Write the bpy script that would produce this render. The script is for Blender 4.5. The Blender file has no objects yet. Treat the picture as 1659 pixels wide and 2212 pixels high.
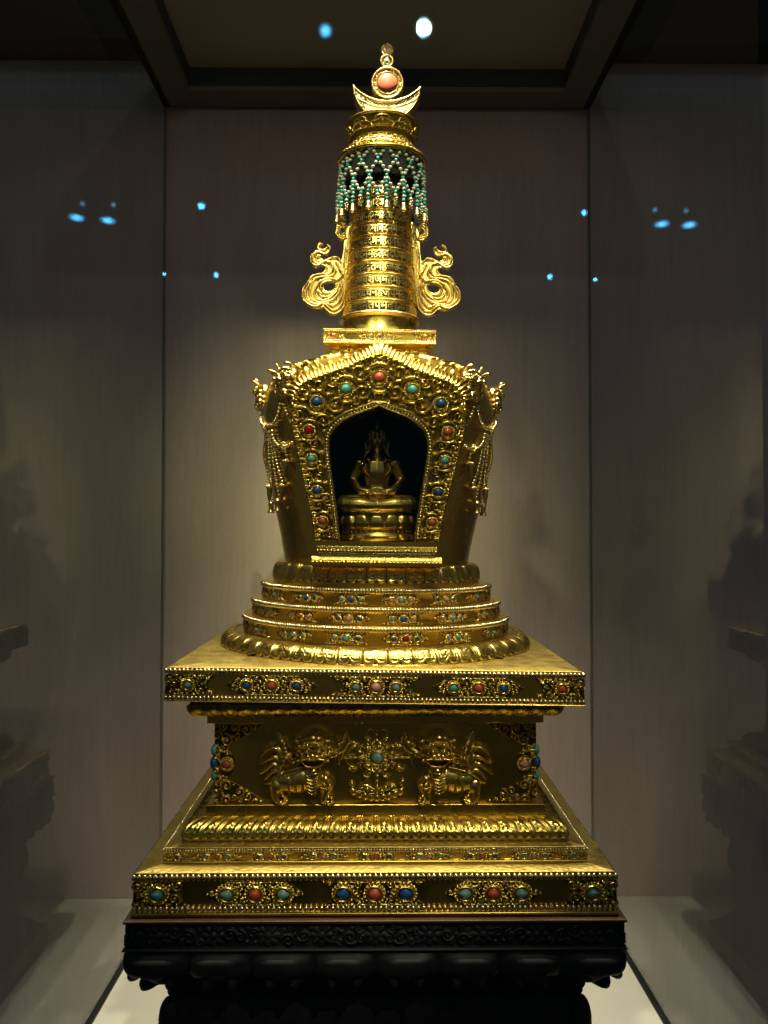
import bpy, math, random
import numpy as np
from mathutils import Matrix, Vector
PI = math.pi
scene = bpy.context.scene
COL = scene.collection
rng = random.Random(7)

# ------------------------------------------------------------------ camera model
IW, IH, F = 1659.0, 2212.0, 1800.0
PITCH, YAW = math.radians(1.4), math.radians(0.57)
CZ = 0.897                       # lens height above the case floor
D = 1.5                          # lens to the axis of the stupa
CAM = np.array([0.0, 0.0, CZ])
FW = np.array([math.sin(YAW) * math.cos(PITCH), math.cos(YAW) * math.cos(PITCH), math.sin(PITCH)])
RT = np.array([math.cos(YAW), -math.sin(YAW), 0.0])
UP = np.cross(RT, FW)

def at(x, y, Y):
    d = (x - IW / 2) / F * RT + (IH / 2 - y) / F * UP + FW
    return CAM + d * (Y / d[1])

def sq(xl, xr, y):               # half width and height of a square slab from its front edge
    t = (xr - xl) / 2 / F
    w = t * D / (1 + t)
    return w, at((xl + xr) / 2, y, D - w)[2]

def rd(a, y):                    # radius and height of a round piece from its silhouette
    t = a / F
    r = D * t / math.sqrt(1 + t * t)
    return r, at(812, y, D - r * r / D)[2]

ZB = sq(291, 1334, 1979)[1]      # underside of the gilt base
ORG = np.array([0.0, D, ZB])
def zs(v): return v - ZB
PIV = 0.35
LEAN = Matrix.Translation((0, 0, PIV)) @ Matrix.Rotation(math.radians(0.75), 4, 'Y') @ Matrix.Translation((0, 0, -PIV))
LEANI = np.array(LEAN.inverted())
def at_s(x, y, Y):               # picture point on plane Y -> stupa coordinates (lean removed)
    p = at(x, y, Y) - ORG
    return LEANI[:3, :3] @ p + LEANI[:3, 3]

# light levels
KEY = 245.; AMB = .056; WASH = .95; FLR = 60.; MOON = 48.; LOW = 190.; TIER = 38.; STEEP = 150.
DOWN = ((-.34, 1.24, 52.), (.34, 1.24, 52.), (-.13, 1.235, 5.), (.13, 1.235, 5.))

# ------------------------------------------------------------------ materials
def nodes(m):
    m.use_nodes = True
    return m.node_tree.nodes, m.node_tree.links

def pbr(name, col, rough=.5, metal=0., **kw):
    m = bpy.data.materials.new(name); n, l = nodes(m)
    b = n['Principled BSDF']
    b.inputs['Base Color'].default_value = (*col, 1)
    b.inputs['Roughness'].default_value = rough
    b.inputs['Metallic'].default_value = metal
    for k, v in kw.items():
        b.inputs[k].default_value = v
    return m

def add_noise(m, scale, col2=None, rough=None, bump=0., dist=.001, stretch=(1, 1, 1), detail=5, lo=.35, hi=.7, kind='noise'):
    n, l = nodes(m); b = n['Principled BSDF']
    tc = n.new('ShaderNodeTexCoord'); mp = n.new('ShaderNodeMapping'); mp.inputs['Scale'].default_value = stretch
    l.new(tc.outputs['Object'], mp.inputs['Vector'])
    if kind == 'noise':
        t = n.new('ShaderNodeTexNoise'); t.inputs['Scale'].default_value = scale; t.inputs['Detail'].default_value = detail
        out = t.outputs['Fac']
    else:
        t = n.new('ShaderNodeTexVoronoi'); t.inputs['Scale'].default_value = scale
        out = t.outputs['Distance']
    l.new(mp.outputs['Vector'], t.inputs['Vector'])
    mr = n.new('ShaderNodeMapRange'); mr.inputs['From Min'].default_value = lo; mr.inputs['From Max'].default_value = hi
    l.new(out, mr.inputs['Value'])
    if col2:
        mx = n.new('ShaderNodeMix'); mx.data_type = 'RGBA'
        mx.inputs['A'].default_value = b.inputs['Base Color'].default_value
        mx.inputs['B'].default_value = (*col2, 1)
        l.new(mr.outputs['Result'], mx.inputs['Factor']); l.new(mx.outputs['Result'], b.inputs['Base Color'])
    if rough:
        rr = n.new('ShaderNodeMapRange'); rr.inputs['To Min'].default_value = rough[0]; rr.inputs['To Max'].default_value = rough[1]
        l.new(mr.outputs['Result'], rr.inputs['Value']); l.new(rr.outputs['Result'], b.inputs['Roughness'])
    if bump:
        bp = n.new('ShaderNodeBump'); bp.inputs['Strength'].default_value = bump; bp.inputs['Distance'].default_value = dist
        l.new(out, bp.inputs['Height'])
        if b.inputs['Normal'].is_linked:
            l.new(b.inputs['Normal'].links[0].from_socket, bp.inputs['Normal'])
        l.new(bp.outputs['Normal'], b.inputs['Normal'])
    return m

GOLD = (.74, .535, .13)
M_relief = add_noise(pbr('chased gold', GOLD, .30, 1), 60, (.56, .41, .10), (.22, .40), .25, .0008, detail=8)
M_smooth = add_noise(pbr('brushed gold', (.70, .47, .09), .28, 1), 16, (.58, .40, .09), (.22, .38), .10, .001, (1, 1, .25))
M_bead = add_noise(pbr('bead gold', (.80, .62, .24), .28, 1), 40, (.68, .52, .2), (.22, .36))
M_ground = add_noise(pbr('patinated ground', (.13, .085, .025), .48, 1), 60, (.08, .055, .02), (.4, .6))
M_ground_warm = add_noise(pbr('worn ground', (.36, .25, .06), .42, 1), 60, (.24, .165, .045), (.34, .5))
M_pearl = add_noise(pbr('pale gilt bead', (.88, .77, .47), .27, 1), 40, (.74, .62, .34), (.2, .36))
M_plate = add_noise(add_noise(pbr('engraved gold', (.54, .40, .11), .36, 1), 150, None, None, .55, .0012, (1, 1, 1), 3, .3, .7, 'vor'), 45, (.40, .30, .09), (.38, .56), .9, .001, detail=8)
M_bell = add_noise(pbr('bell brass', (.78, .66, .40), .3, 1), 60, (.6, .5, .3), (.24, .4))
M_script = add_noise(pbr('script gold', (.86, .68, .28), .3, 1), 60, (.7, .54, .2), (.24, .4))
M_band = pbr('darkened band', (.045, .034, .015), .55, .7)
def stone(name, a, b, sc=70): return add_noise(pbr(name, a, .28, 0), sc, b, (.2, .38), detail=6, lo=.42, hi=.62)
M_turq = stone('turquoise', (.07, .33, .30), (.16, .45, .40))
M_grey = stone('grey turquoise', (.16, .30, .27), (.26, .40, .36))
M_lapis = stone('lapis', (.012, .05, .22), (.04, .12, .34))
M_coral = stone('coral', (.46, .062, .026), (.56, .12, .06))
M_pink = stone('pink coral', (.62, .22, .17), (.72, .38, .30))
M_ruby = pbr('red glass', (.36, .005, .015), .08)
M_pale = stone('pale bead', (.50, .50, .40), (.38, .46, .39), 30)
M_turqb = stone('turquoise bead', (.02, .30, .30), (.05, .40, .38), 50)
M_topcoral = add_noise(pbr('banded coral', (.42, .085, .03), .25), 40, (.55, .19, .10), (.2, .35), stretch=(.6, 1, 3.2))
M_wood = add_noise(pbr('black lacquered wood', (.009, .011, .015), .5, 0, **{'Specular IOR Level': .25}), 40, (.018, .018, .022), (.45, .65), .2, .001)
M_lip = add_noise(pbr('red wood lip', (.040, .017, .010), .45, 0), 30, (.06, .026, .013), (.3, .5), stretch=(.2, 1, 1))
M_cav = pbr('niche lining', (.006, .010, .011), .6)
M_statue = add_noise(pbr('statue gilding', (.80, .56, .14), .30, 1), 20, (.62, .42, .1), (.24, .4))
M_statue_dark = add_noise(pbr('aged gilding', (.30, .20, .09), .42, 1), 30, (.16, .11, .05), (.36, .55))
M_frame = add_noise(pbr('dark metal frame', (.24, .235, .205), .45, .2), 8, (.21, .205, .18), (.4, .55))
M_gap = pbr('black gap', (.008, .009, .009), .6)
M_riser = pbr('ceiling riser', (.05, .065, .068), .5)
M_panel = add_noise(pbr('ceiling panel', (.62, .55, .40), .6), 3, (.56, .50, .36))
M_floorw = add_noise(pbr('white painted floor', (.80, .79, .72), .5), 6, (.76, .75, .68), (.45, .6))
M_plinth = pbr('case plinth', (.06, .06, .06), .5)
M_room = add_noise(pbr('room floor stone', (.05, .048, .045), .35), 3, (.04, .04, .038))
M_roomc = pbr('room ceiling paint', (.012, .016, .02), .8)
M_soffit = pbr('soffit paint', (.015, .016, .016), .7)

def wall_mat():
    m = bpy.data.materials.new('wall fabric'); n, l = nodes(m); b = n['Principled BSDF']
    b.inputs['Roughness'].default_value = .85
    tc = n.new('ShaderNodeTexCoord')
    fac = []
    for s, st in ((1.0, (90, 1, 6)), (1.0, (420, 1, 60)), (1.0, (12, 1, 2.5))):
        mp = n.new('ShaderNodeMapping'); mp.inputs['Scale'].default_value = st
        t = n.new('ShaderNodeTexNoise'); t.inputs['Scale'].default_value = s; t.inputs['Detail'].default_value = 4
        l.new(tc.outputs['Object'], mp.inputs['Vector']); l.new(mp.outputs['Vector'], t.inputs['Vector']); fac.append(t.outputs['Fac'])
    a = n.new('ShaderNodeMath'); a.operation = 'ADD'; l.new(fac[0], a.inputs[0]); l.new(fac[1], a.inputs[1])
    a2 = n.new('ShaderNodeMath'); a2.operation = 'ADD'; l.new(a.outputs[0], a2.inputs[0]); l.new(fac[2], a2.inputs[1])
    mr = n.new('ShaderNodeMapRange'); mr.inputs['From Min'].default_value = 1.15; mr.inputs['From Max'].default_value = 1.85
    l.new(a2.outputs[0], mr.inputs['Value'])
    mx = n.new('ShaderNodeMix'); mx.data_type = 'RGBA'
    mx.inputs['A'].default_value = (.52, .405, .38, 1); mx.inputs['B'].default_value = (.64, .51, .475, 1)
    l.new(mr.outputs['Result'], mx.inputs['Factor']); l.new(mx.outputs['Result'], b.inputs['Base Color'])
    bp = n.new('ShaderNodeBump'); bp.inputs['Strength'].default_value = .35; bp.inputs['Distance'].default_value = .001
    l.new(fac[1], bp.inputs['Height']); l.new(bp.outputs['Normal'], b.inputs['Normal'])
    return m
M_wall = wall_mat()

def glass_mat(name, tint=(.93, .97, .95), gain=1.0):
    m = bpy.data.materials.new(name); n, l = nodes(m)
    n.remove(n['Principled BSDF']); out = n['Material Output']
    tr = n.new('ShaderNodeBsdfTransparent'); tr.inputs['Color'].default_value = (*tint, 1)
    back = n.new('ShaderNodeBsdfTransparent')
    gl = n.new('ShaderNodeBsdfGlossy'); gl.inputs['Roughness'].default_value = .0; gl.inputs['Color'].default_value = (1, 1, 1, 1)
    fr = n.new('ShaderNodeFresnel'); fr.inputs['IOR'].default_value = 1.5
    m1 = n.new('ShaderNodeMath'); m1.operation = 'ADD'; m1.inputs[1].default_value = 1; l.new(fr.outputs[0], m1.inputs[0])
    m2 = n.new('ShaderNodeMath'); m2.operation = 'DIVIDE'; l.new(fr.outputs[0], m2.inputs[0]); l.new(m1.outputs[0], m2.inputs[1])
    m3 = n.new('ShaderNodeMath'); m3.operation = 'MULTIPLY'; m3.inputs[1].default_value = 2 * gain; l.new(m2.outputs[0], m3.inputs[0])
    mix = n.new('ShaderNodeMixShader'); l.new(m3.outputs[0], mix.inputs[0]); l.new(tr.outputs[0], mix.inputs[1]); l.new(gl.outputs[0], mix.inputs[2])
    ge = n.new('ShaderNodeNewGeometry')
    mix2 = n.new('ShaderNodeMixShader'); l.new(ge.outputs['Backfacing'], mix2.inputs[0]); l.new(mix.outputs[0], mix2.inputs[1]); l.new(back.outputs[0], mix2.inputs[2])
    l.new(mix2.outputs[0], out.inputs['Surface'])
    return m
M_glass = glass_mat('case glass', gain=.62)
M_front = glass_mat('coated front glass', (.97, .985, .98), 1.0)
for nd in M_front.node_tree.nodes:
    if nd.type == 'BSDF_GLOSSY': nd.inputs['Color'].default_value = (.05, .15, .22, 1)
M_glass_edge = pbr('glass edge', (.5, .55, .52), .3)

def emit(name, col, s):
    m = bpy.data.materials.new(name); n, l = nodes(m); n.remove(n['Principled BSDF'])
    e = n.new('ShaderNodeEmission'); e.inputs[0].default_value = (*col, 1); e.inputs[1].default_value = s
    l.new(e.outputs[0], n['Material Output'].inputs['Surface']); return m

# ------------------------------------------------------------------ mesh helpers
class MB:
    def __init__(s): s.V = []; s.F = []; s.n = 0; s.I = []
    def add(s, V, Fs, mi=0):
        V = np.asarray(V, float).reshape(-1, 3)
        for f in (Fs if isinstance(Fs, list) else [Fs]):
            f = np.asarray(f, int)
            if len(f): s.F.append(f + s.n); s.I.append(np.full(len(f), mi))
        s.V.append(V); s.n += len(V)
    def mesh(s, name, mats, smooth=True):
        V = np.concatenate(s.V); me = bpy.data.meshes.new(name)
        cnt = np.concatenate([np.full(len(f), f.shape[1]) for f in s.F]); loops = np.concatenate([f.ravel() for f in s.F])
        me.vertices.add(len(V)); me.vertices.foreach_set('co', V.ravel())
        me.loops.add(len(loops)); me.loops.foreach_set('vertex_index', loops)
        me.polygons.add(len(cnt)); st = np.zeros(len(cnt), int); st[1:] = np.cumsum(cnt)[:-1]
        me.polygons.foreach_set('loop_start', st); me.polygons.foreach_set('loop_total', cnt)
        me.polygons.foreach_set('use_smooth', np.full(len(cnt), bool(smooth)))
        mats = mats if isinstance(mats, (list, tuple)) else [mats]
        for m in mats: me.materials.append(m)
        me.polygons.foreach_set('material_index', np.concatenate(s.I))
        me.update(); me.validate()
        return me

def link(name, me, parent=None, M=None):
    o = bpy.data.objects.new(name, me); COL.objects.link(o)
    if parent: o.parent = parent
    if M is not None: o.matrix_local = M
    return o

def tag(o, label, cat, group=None, kind=None):
    o['label'] = label; o['category'] = cat
    if group: o['group'] = group
    if kind: o['kind'] = kind
    return o

def empty(name, loc):
    o = bpy.data.objects.new(name, None); COL.objects.link(o); o.location = loc; o.empty_display_size = .05; return o

def box(mb, c, h, mi=0):
    x, y, z = c; a, b, d = h
    V = [(x + i * a, y + j * b, z + k * d) for i in (-1, 1) for j in (-1, 1) for k in (-1, 1)]
    mb.add(V, np.array([(0, 1, 3, 2), (4, 6, 7, 5), (0, 4, 5, 1), (2, 3, 7, 6), (0, 2, 6, 4), (1, 5, 7, 3)]), mi)

def boxmm(mb, a, b, mi=0):
    a = np.array(a); b = np.array(b); box(mb, (a + b) / 2, (b - a) / 2, mi)

def grid_faces(nu, nv, wrap_u=False):
    i = np.arange(nu if wrap_u else nu - 1)[:, None]; j = np.arange(nv - 1)[None, :]
    a = i * nv + j; b = ((i + 1) % nu) * nv + j
    return np.stack([a, b, b + 1, a + 1], -1).reshape(-1, 4)

def lathe(mb, prof, n=96, mi=0):
    p = np.array(prof); th = np.arange(n) * 2 * PI / n
    V = np.stack([np.sin(th)[:, None] * p[None, :, 0], -np.cos(th)[:, None] * p[None, :, 0], np.broadcast_to(p[None, :, 1], (n, len(p)))], -1)
    mb.add(V, grid_faces(n, len(p), True), mi)

def sharp(prof, e=.0007):        # double each profile corner so smooth shading keeps its edges
    out = []
    for i, p in enumerate(prof):
        p = np.array(p, float)
        if 0 < i < len(prof) - 1:
            for q in (prof[i - 1], prof[i + 1]):
                d = np.array(q, float) - p; L = np.linalg.norm(d)
                out.append(p + d * min(.3, e / max(L, 1e-9)))
        else: out.append(p)
    return out

def sqprof(mb, prof, mi=0):      # square moulding from (half width, z), bottom to top
    p = sharp(prof); n = len(p)
    c = [(-1, -1), (1, -1), (1, 1), (-1, 1)]
    for k in range(4):
        a, b = c[k], c[(k + 1) % 4]
        V = [(s[0] * q[0], s[1] * q[0], q[1]) for s in (a, b) for q in p]
        mb.add(V, grid_faces(2, n), mi)

def cap(mb, w, z, mi=0):
    mb.add([(-w, -w, z), (w, -w, z), (w, w, z), (-w, w, z)], np.array([(0, 1, 2, 3)]), mi)

def uvs(ns=8, nr=5):
    V = [(0, 0, 1)]
    for i in range(1, nr):
        a = PI * i / nr
        for j in range(ns):
            b = 2 * PI * j / ns; V.append((math.sin(a) * math.cos(b), math.sin(a) * math.sin(b), math.cos(a)))
    V.append((0, 0, -1)); T = []; Q = []
    for j in range(ns): T.append((0, 1 + j, 1 + (j + 1) % ns))
    for i in range(nr - 2):
        for j in range(ns):
            a = 1 + i * ns + j; b = 1 + i * ns + (j + 1) % ns; Q.append((a, a + ns, b + ns, b))
    e = len(V) - 1; o = 1 + (nr - 2) * ns
    for j in range(ns): T.append((o + j, e, o + (j + 1) % ns))
    return np.array(V, float), np.array(T), np.array(Q)
SPH = uvs(); SPH2 = uvs(16, 9)

def beads(mb, P, R, mi=0, hi=False):
    P = np.asarray(P, float).reshape(-1, 3); V, T, Q = SPH2 if hi else SPH
    R = np.broadcast_to(np.asarray(R, float), P.shape) if np.ndim(R) else np.full(P.shape, R)
    n = len(P); A = P[:, None, :] + V[None] * R[:, None, :]
    off = (np.arange(n) * len(V))[:, None, None]
    mb.add(A, [(T[None] + off).reshape(-1, 3), (Q[None] + off).reshape(-1, 4)], mi)

def bead_square(mb, w, z, sp, r, sides=(0, 1, 3)):
    n = max(4, int(round(2 * w / sp))); P = []
    for i in range(n + 1):
        t = -w + 2 * w * i / n; j = rng.uniform(-.06, .06) * sp
        if 0 in sides: P.append((t + j, -w, z))
        if 1 in sides: P.append((w, t + j, z))
        if 3 in sides: P.append((-w, t + j, z))
        if 2 in sides: P.append((t + j, w, z))
    beads(mb, P, np.array(r))

def bead_ring(mb, rad, z, sp, r):
    n = int(round(2 * PI * rad / sp)); th = np.arange(n) * 2 * PI / n
    beads(mb, np.stack([rad * np.sin(th), -rad * np.cos(th), np.full(n, z)], -1), r)

def tube3(mb, pts, rad, ns=8, mi=0, closed=False):
    P = np.array(pts, float); n = len(P)
    R = np.broadcast_to(np.asarray(rad, float), (n,))
    T = np.gradient(P, axis=0); T /= np.linalg.norm(T, axis=1)[:, None] + 1e-12
    ref = np.array([0, 0, 1.]) if abs(T[0][2]) < .9 else np.array([1., 0, 0])
    A = []
    for i in range(n):
        a = ref - T[i] * (ref @ T[i]); a /= np.linalg.norm(a) + 1e-12; ref = a; b = np.cross(T[i], a)
        th = np.arange(ns) * 2 * PI / ns
        A.append(P[i] + R[i] * (np.cos(th)[:, None] * a + np.sin(th)[:, None] * b))
    A = np.array(A)
    f = grid_faces(n, ns); 
    i = np.arange(n - 1); w = np.stack([i * ns + ns - 1, (i + 1) * ns + ns - 1, (i + 1) * ns, i * ns], -1)
    mb.add(A, [f, w] + ([np.arange(ns)[None, ::-1], (np.arange(ns) + (n - 1) * ns)[None]] if not closed else []), mi)

def curve(pts, n=10):            # Catmull-Rom through 2-D or 3-D points
    P = np.array(pts, float); P = np.vstack([2 * P[0] - P[1], P, 2 * P[-1] - P[-2]]); out = []
    for i in range(1, len(P) - 2):
        for t in np.arange(n) / n:
            a, b, c, d = P[i - 1:i + 3]
            out.append(.5 * (2 * b + (c - a) * t + (2 * a - 5 * b + 4 * c - d) * t * t + (3 * b - a - 3 * c + d) * t ** 3))
    out.append(P[-2]); return np.array(out)

# ------------------------------------------------------------------ repousse relief (height field)
def inpoly(U, V, poly):
    p = np.array(poly); inside = np.zeros(U.shape, bool); j = len(p) - 1
    for i in range(len(p)):
        xi, yi = p[i]; xj, yj = p[j]
        if yi != yj:
            c = ((yi > V) != (yj > V)) & (U < (xj - xi) * (V - yi) / (yj - yi) + xi); inside ^= c
        j = i
    return inside

class Relief:
    def __init__(s, u0, u1, v0, v1, res):
        s.nu = max(4, int(round((u1 - u0) / res))) + 1; s.nv = max(4, int(round((v1 - v0) / res))) + 1
        s.u = np.linspace(u0, u1, s.nu); s.v = np.linspace(v0, v1, s.nv)
        s.U, s.V = np.meshgrid(s.u, s.v, indexing='ij')
        s.H = np.zeros((s.nu, s.nv)); s.M = np.zeros((s.nu, s.nv), bool); s.res = res
    def pad(s, mask, h): s.M |= mask; s.H = np.where(mask, np.maximum(s.H, h), s.H)
    def win(s, ua, ub, va, vb):
        i0, i1 = np.searchsorted(s.u, [ua, ub]); j0, j1 = np.searchsorted(s.v, [va, vb])
        return slice(max(i0 - 1, 0), i1 + 1), slice(max(j0 - 1, 0), j1 + 1)
    def _put(s, w, h, add, mask):
        ok = h > 0
        if add: s.H[w] = np.where(ok, s.H[w] + h, s.H[w])
        else: s.H[w] = np.where(ok, np.maximum(s.H[w], h), s.H[w])
        if mask: s.M[w] |= ok
    def tube(s, pts, r, h, base=0., mask=True):
        P = np.array(pts, float); R = np.broadcast_to(np.asarray(r, float), (len(P),)); h = np.broadcast_to(np.asarray(h, float), (len(P),))
        for k in range(len(P) - 1):
            a, b = P[k], P[k + 1]; rm = max(R[k], R[k + 1])
            w = s.win(min(a[0], b[0]) - rm, max(a[0], b[0]) + rm, min(a[1], b[1]) - rm, max(a[1], b[1]) + rm)
            U, V = s.U[w], s.V[w]
            if U.size == 0: continue
            d = b - a; L2 = d @ d + 1e-18
            t = np.clip(((U - a[0]) * d[0] + (V - a[1]) * d[1]) / L2, 0, 1)
            ds = np.hypot(U - a[0] - t * d[0], V - a[1] - t * d[1]); rr = R[k] + (R[k + 1] - R[k]) * t
            q = 1 - (ds / np.maximum(rr, 1e-9)) ** 2; hh = (h[k] + (h[k + 1] - h[k]) * t)
            s._put(w, np.where(q > 0, base + hh * np.sqrt(np.maximum(q, 0)), 0), False, mask)
    def bump(s, u, v, ru, rv, h, ang=0., base=0., add=False, mask=True, pw=.5):
        rm = max(ru, rv); w = s.win(u - rm, u + rm, v - rm, v + rm); U, V = s.U[w] - u, s.V[w] - v
        c, n = math.cos(ang), math.sin(ang)
        q = 1 - ((U * c + V * n) / ru) ** 2 - ((-U * n + V * c) / rv) ** 2
        s._put(w, np.where(q > 0, base + h * np.maximum(q, 0) ** pw, 0), add, mask)
    def ring(s, u, v, r, t, h, base=0., ru=1.):
        th = np.linspace(0, 2 * PI, 25); s.tube(np.stack([u + r * ru * np.cos(th), v + r * np.sin(th)], -1), t, h, base)
    def beadring(s, u, v, r, n, br, h, base=0., ru=1.):
        for k in range(n):
            a = 2 * PI * k / n; s.bump(u + r * ru * math.cos(a), v + r * math.sin(a), br, br, h, 0, base)
    def spiral(s, u, v, R, a0, dr, h, base=0., turns=1.35, tail=.9, tk=.2):
        n = 16; t = np.linspace(0, 1, n); a = a0 + dr * turns * 2 * PI * t; rr = R * (1 - t) ** .8 * .85 + .12 * R
        P = np.stack([u + rr * np.cos(a), v + rr * np.sin(a)], -1)
        if tail:
            tg = P[0] - P[1]; tg /= np.linalg.norm(tg) + 1e-12; nr = np.array([tg[1], -tg[0]]) * dr
            T = [P[0] + tg * R * tail * q + nr * R * .5 * tail * q * q for q in (1, .66, .33)]
            P = np.vstack([T, P]); w = np.concatenate([[.05, .13, .19], .2 - .07 * t]) * R * tk / .2
        else: w = (.2 - .07 * t) * R * tk / .2
        s.tube(P, w, h, base); s.bump(u, v, .2 * R, .2 * R, h * 1.15, 0, base)
    def fill(s, inside, size, h, base=0., avoid=(), seed=1, sym=True, passes=((1., 60), (.55, 160), (.3, 200)), vsym=False):
        r_ = random.Random(seed); got = [tuple(a) for a in avoid]
        u0 = 0 if sym else s.u[0]; v0 = 0 if vsym else s.v[0]
        for k, (f, n) in enumerate(passes):
            for _ in range(n):
                u = r_.uniform(u0, s.u[-1]); v = r_.uniform(v0, s.v[-1]); R = size * f * r_.uniform(.8, 1.15)
                if sym and u < R * .85: continue
                if vsym and v < R * .85: continue
                if not all(inside(u + R * .8 * math.cos(q), v + R * .8 * math.sin(q)) for q in (0, 1.05, 2.1, 3.14, 4.2, 5.24)): continue
                if any((u - a) ** 2 + (v - b) ** 2 < (R * .86 + c) ** 2 for a, b, c in got): continue
                got.append((u, v, R)); a0 = r_.uniform(0, 2 * PI); dr = r_.choice((-1, 1))
                for su in ((1, -1) if sym else (1,)):
                    for sv in ((1, -1) if vsym else (1,)):
                        b0 = a0 if su > 0 else PI - a0; b0 = b0 if sv > 0 else -b0
                        if k < 2: s.spiral(su * u, sv * v, R, b0, dr * su * sv, h * (1 if k == 0 else .8), base)
                        else: s.bump(su * u, sv * v, R * 1.1, R * .7, h * .6, b0, base)
    def blur(s, n=1):
        for _ in range(n):
            p = np.pad(s.H, 1, mode='edge'); s.H = (p[1:-1, 1:-1] * 2 + p[:-2, 1:-1] + p[2:, 1:-1] + p[1:-1, :-2] + p[1:-1, 2:]) / 6
    def build(s, mb, fn, sink=.0008, thick=None, mi=0, ground=None):
        keep = s.M[:-1, :-1] & s.M[1:, :-1] & s.M[:-1, 1:] & s.M[1:, 1:]
        if keep.size == 0 or not keep.any(): return
        use = np.zeros(s.M.shape, bool)
        for di in (0, 1):
            for dj in (0, 1):
                use[di:di + keep.shape[0], dj:dj + keep.shape[1]] |= keep
        cnt = np.zeros(s.M.shape)                     # border vertices drop to the ground plane
        for di in (0, 1):
            for dj in (0, 1): cnt[di:di + keep.shape[0], dj:dj + keep.shape[1]] += keep
        edge = use & (cnt < 4)
        H = np.where(edge, -sink if thick is None else 0, s.H)
        idx = -np.ones(s.M.shape, int); idx[use] = np.arange(use.sum())
        i, j = np.nonzero(keep)
        f = np.stack([idx[i, j], idx[i + 1, j], idx[i + 1, j + 1], idx[i, j + 1]], -1)
        X = fn(s.U[use], s.V[use], H[use])
        if ground is None: mb.add(X, f, mi)
        else:                                          # the chased ground between the scrolls carries a dark patina
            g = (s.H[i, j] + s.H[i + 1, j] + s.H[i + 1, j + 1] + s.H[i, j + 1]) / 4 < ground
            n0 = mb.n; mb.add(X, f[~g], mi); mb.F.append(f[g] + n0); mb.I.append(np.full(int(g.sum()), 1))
        if thick is not None:
            X = fn(s.U[use], s.V[use], np.where(edge[use], 0, -thick)); mb.add(X, f[:, ::-1], mi)

def flat(u, v, h): return np.stack([u, -h, v], -1)     # faces the viewer, -y
def bent(r):
    def fn(u, v, h):
        a = u / r; return np.stack([(r + h) * np.sin(a), -(r + h) * np.cos(a), v], -1)
    return fn

# cabochons -----------------------------------------------------------------
STONES = {'t': ('turquoise_stone', M_turq), 'g': ('turquoise_stone', M_grey), 'l': ('lapis_stone', M_lapis), 'c': ('coral_stone', M_coral), 'p': ('coral_stone', M_pink), 'r': ('ruby_stone', M_ruby)}
_gm = {}
def gem_mesh(k, drop=0):
    key = (k, drop)
    if key not in _gm:
        V, T, Q = SPH2; W = V.copy()[:, [0, 2, 1]] * np.array([1, -.62, 1.])   # dome towards -y
        W[:, 1] = -np.abs(W[:, 1]) * np.sign(V[:, 2]) 
        if drop:                                      # pear shape, tip along +x or -x
            t = np.clip(W[:, 0] * drop, 0, 1); W[:, 2] *= (1 - .55 * t); W[:, 0] *= 1 + .28 * t
        mb = MB(); mb.add(W, [T, Q]); _gm[key] = mb.mesh(STONES[k][0], STONES[k][1])
    return _gm[key]
def gem(k, parent, M, r, drop=0, label=None):
    o = link(STONES[k][0], gem_mesh(k, drop), parent, M @ Matrix.Diagonal((r, r, r, 1)))
    if label: o['label'] = label
    return o

# a cartouche tile: scrolls, bezels and bead rings; returns relief and stone seats
def cartouche(L, Hh, kind, ngem, gr, hmax, seed, res, big=1.2, gap=None, drop=False):
    R = Relief(-L, L, -Hh, Hh, res); L0 = L * (.58 if kind == 'P' else .66)
    def shape(U, V):
        a = np.abs(U); b = np.abs(V) / Hh
        if kind == 'P':
            e = np.clip((a - L0) / (L - L0), 0, 1); return (b < (.97 - .05 * np.cos(a / Hh * 9)) * (1 - e ** 1.25) + .03) & (a < L)
        if kind == 'C': return a < L0 + (L - L0) * (np.clip(b, 0, 1) ** 1.6) - .02 * L * (1 + np.cos(b * 14))
        return (U < L0 + (L - L0) * (np.clip(b, 0, 1) ** 1.6)) if kind == 'E' else np.ones_like(U, bool)
    R.pad(shape(R.U, R.V) & (np.abs(R.V) < Hh * .985), hmax * .22)
    gap = gap or L * .36; seats = []
    for k in range(ngem):
        o = k - (ngem - 1) / 2; r = gr * (big if (ngem == 3 and k == 1) else 1); seats.append((o * gap, 0, r))
    if kind == 'E': seats = [(-L * .12, 0, gr)]
    av = [(u, v, r * 1.75) for u, v, r in seats]
    R.fill(lambda u, v: bool(shape(np.array(u), np.array(v))), Hh * .36, hmax, hmax * .12, av, seed, sym=kind != 'E')
    for u, v, r in seats:
        d = drop and abs(u) > 1e-6 or (drop and kind == 'E'); ru = 1.12 if d else 1.
        R.bump(u, v, r * 1.9 * ru, r * 1.9, hmax * .5, 0, 0, pw=.3); R.ring(u, v, r * 1.1, r * .2, hmax * .55, hmax * .5, ru)
        R.beadring(u, v, r * 1.55, 18, r * .2, hmax * .35, hmax * .5, ru)
    # rope edge along the outline
    if kind in 'PC':
        for sv in (1, -1):
            t = np.linspace(-L0, L0, 20); R.tube(np.stack([t, np.full(20, sv * Hh * .9)], -1), Hh * .06, hmax * .5, hmax * .1)
    R.blur(); return R, seats

# ================================================================== THE STUPA
stupa = tag(empty('stupa', ORG), 'tall gilt stupa reliquary studded with coral, turquoise and lapis on a dark carved wooden pedestal', 'stupa')
I4 = Matrix.Identity(4)
def part(name, mb, mats, lean=False, smooth=True, parent=None):
    return link(name, mb.mesh(name, mats, smooth), parent or stupa, (LEAN if lean else I4) if parent is None else I4)

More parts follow.
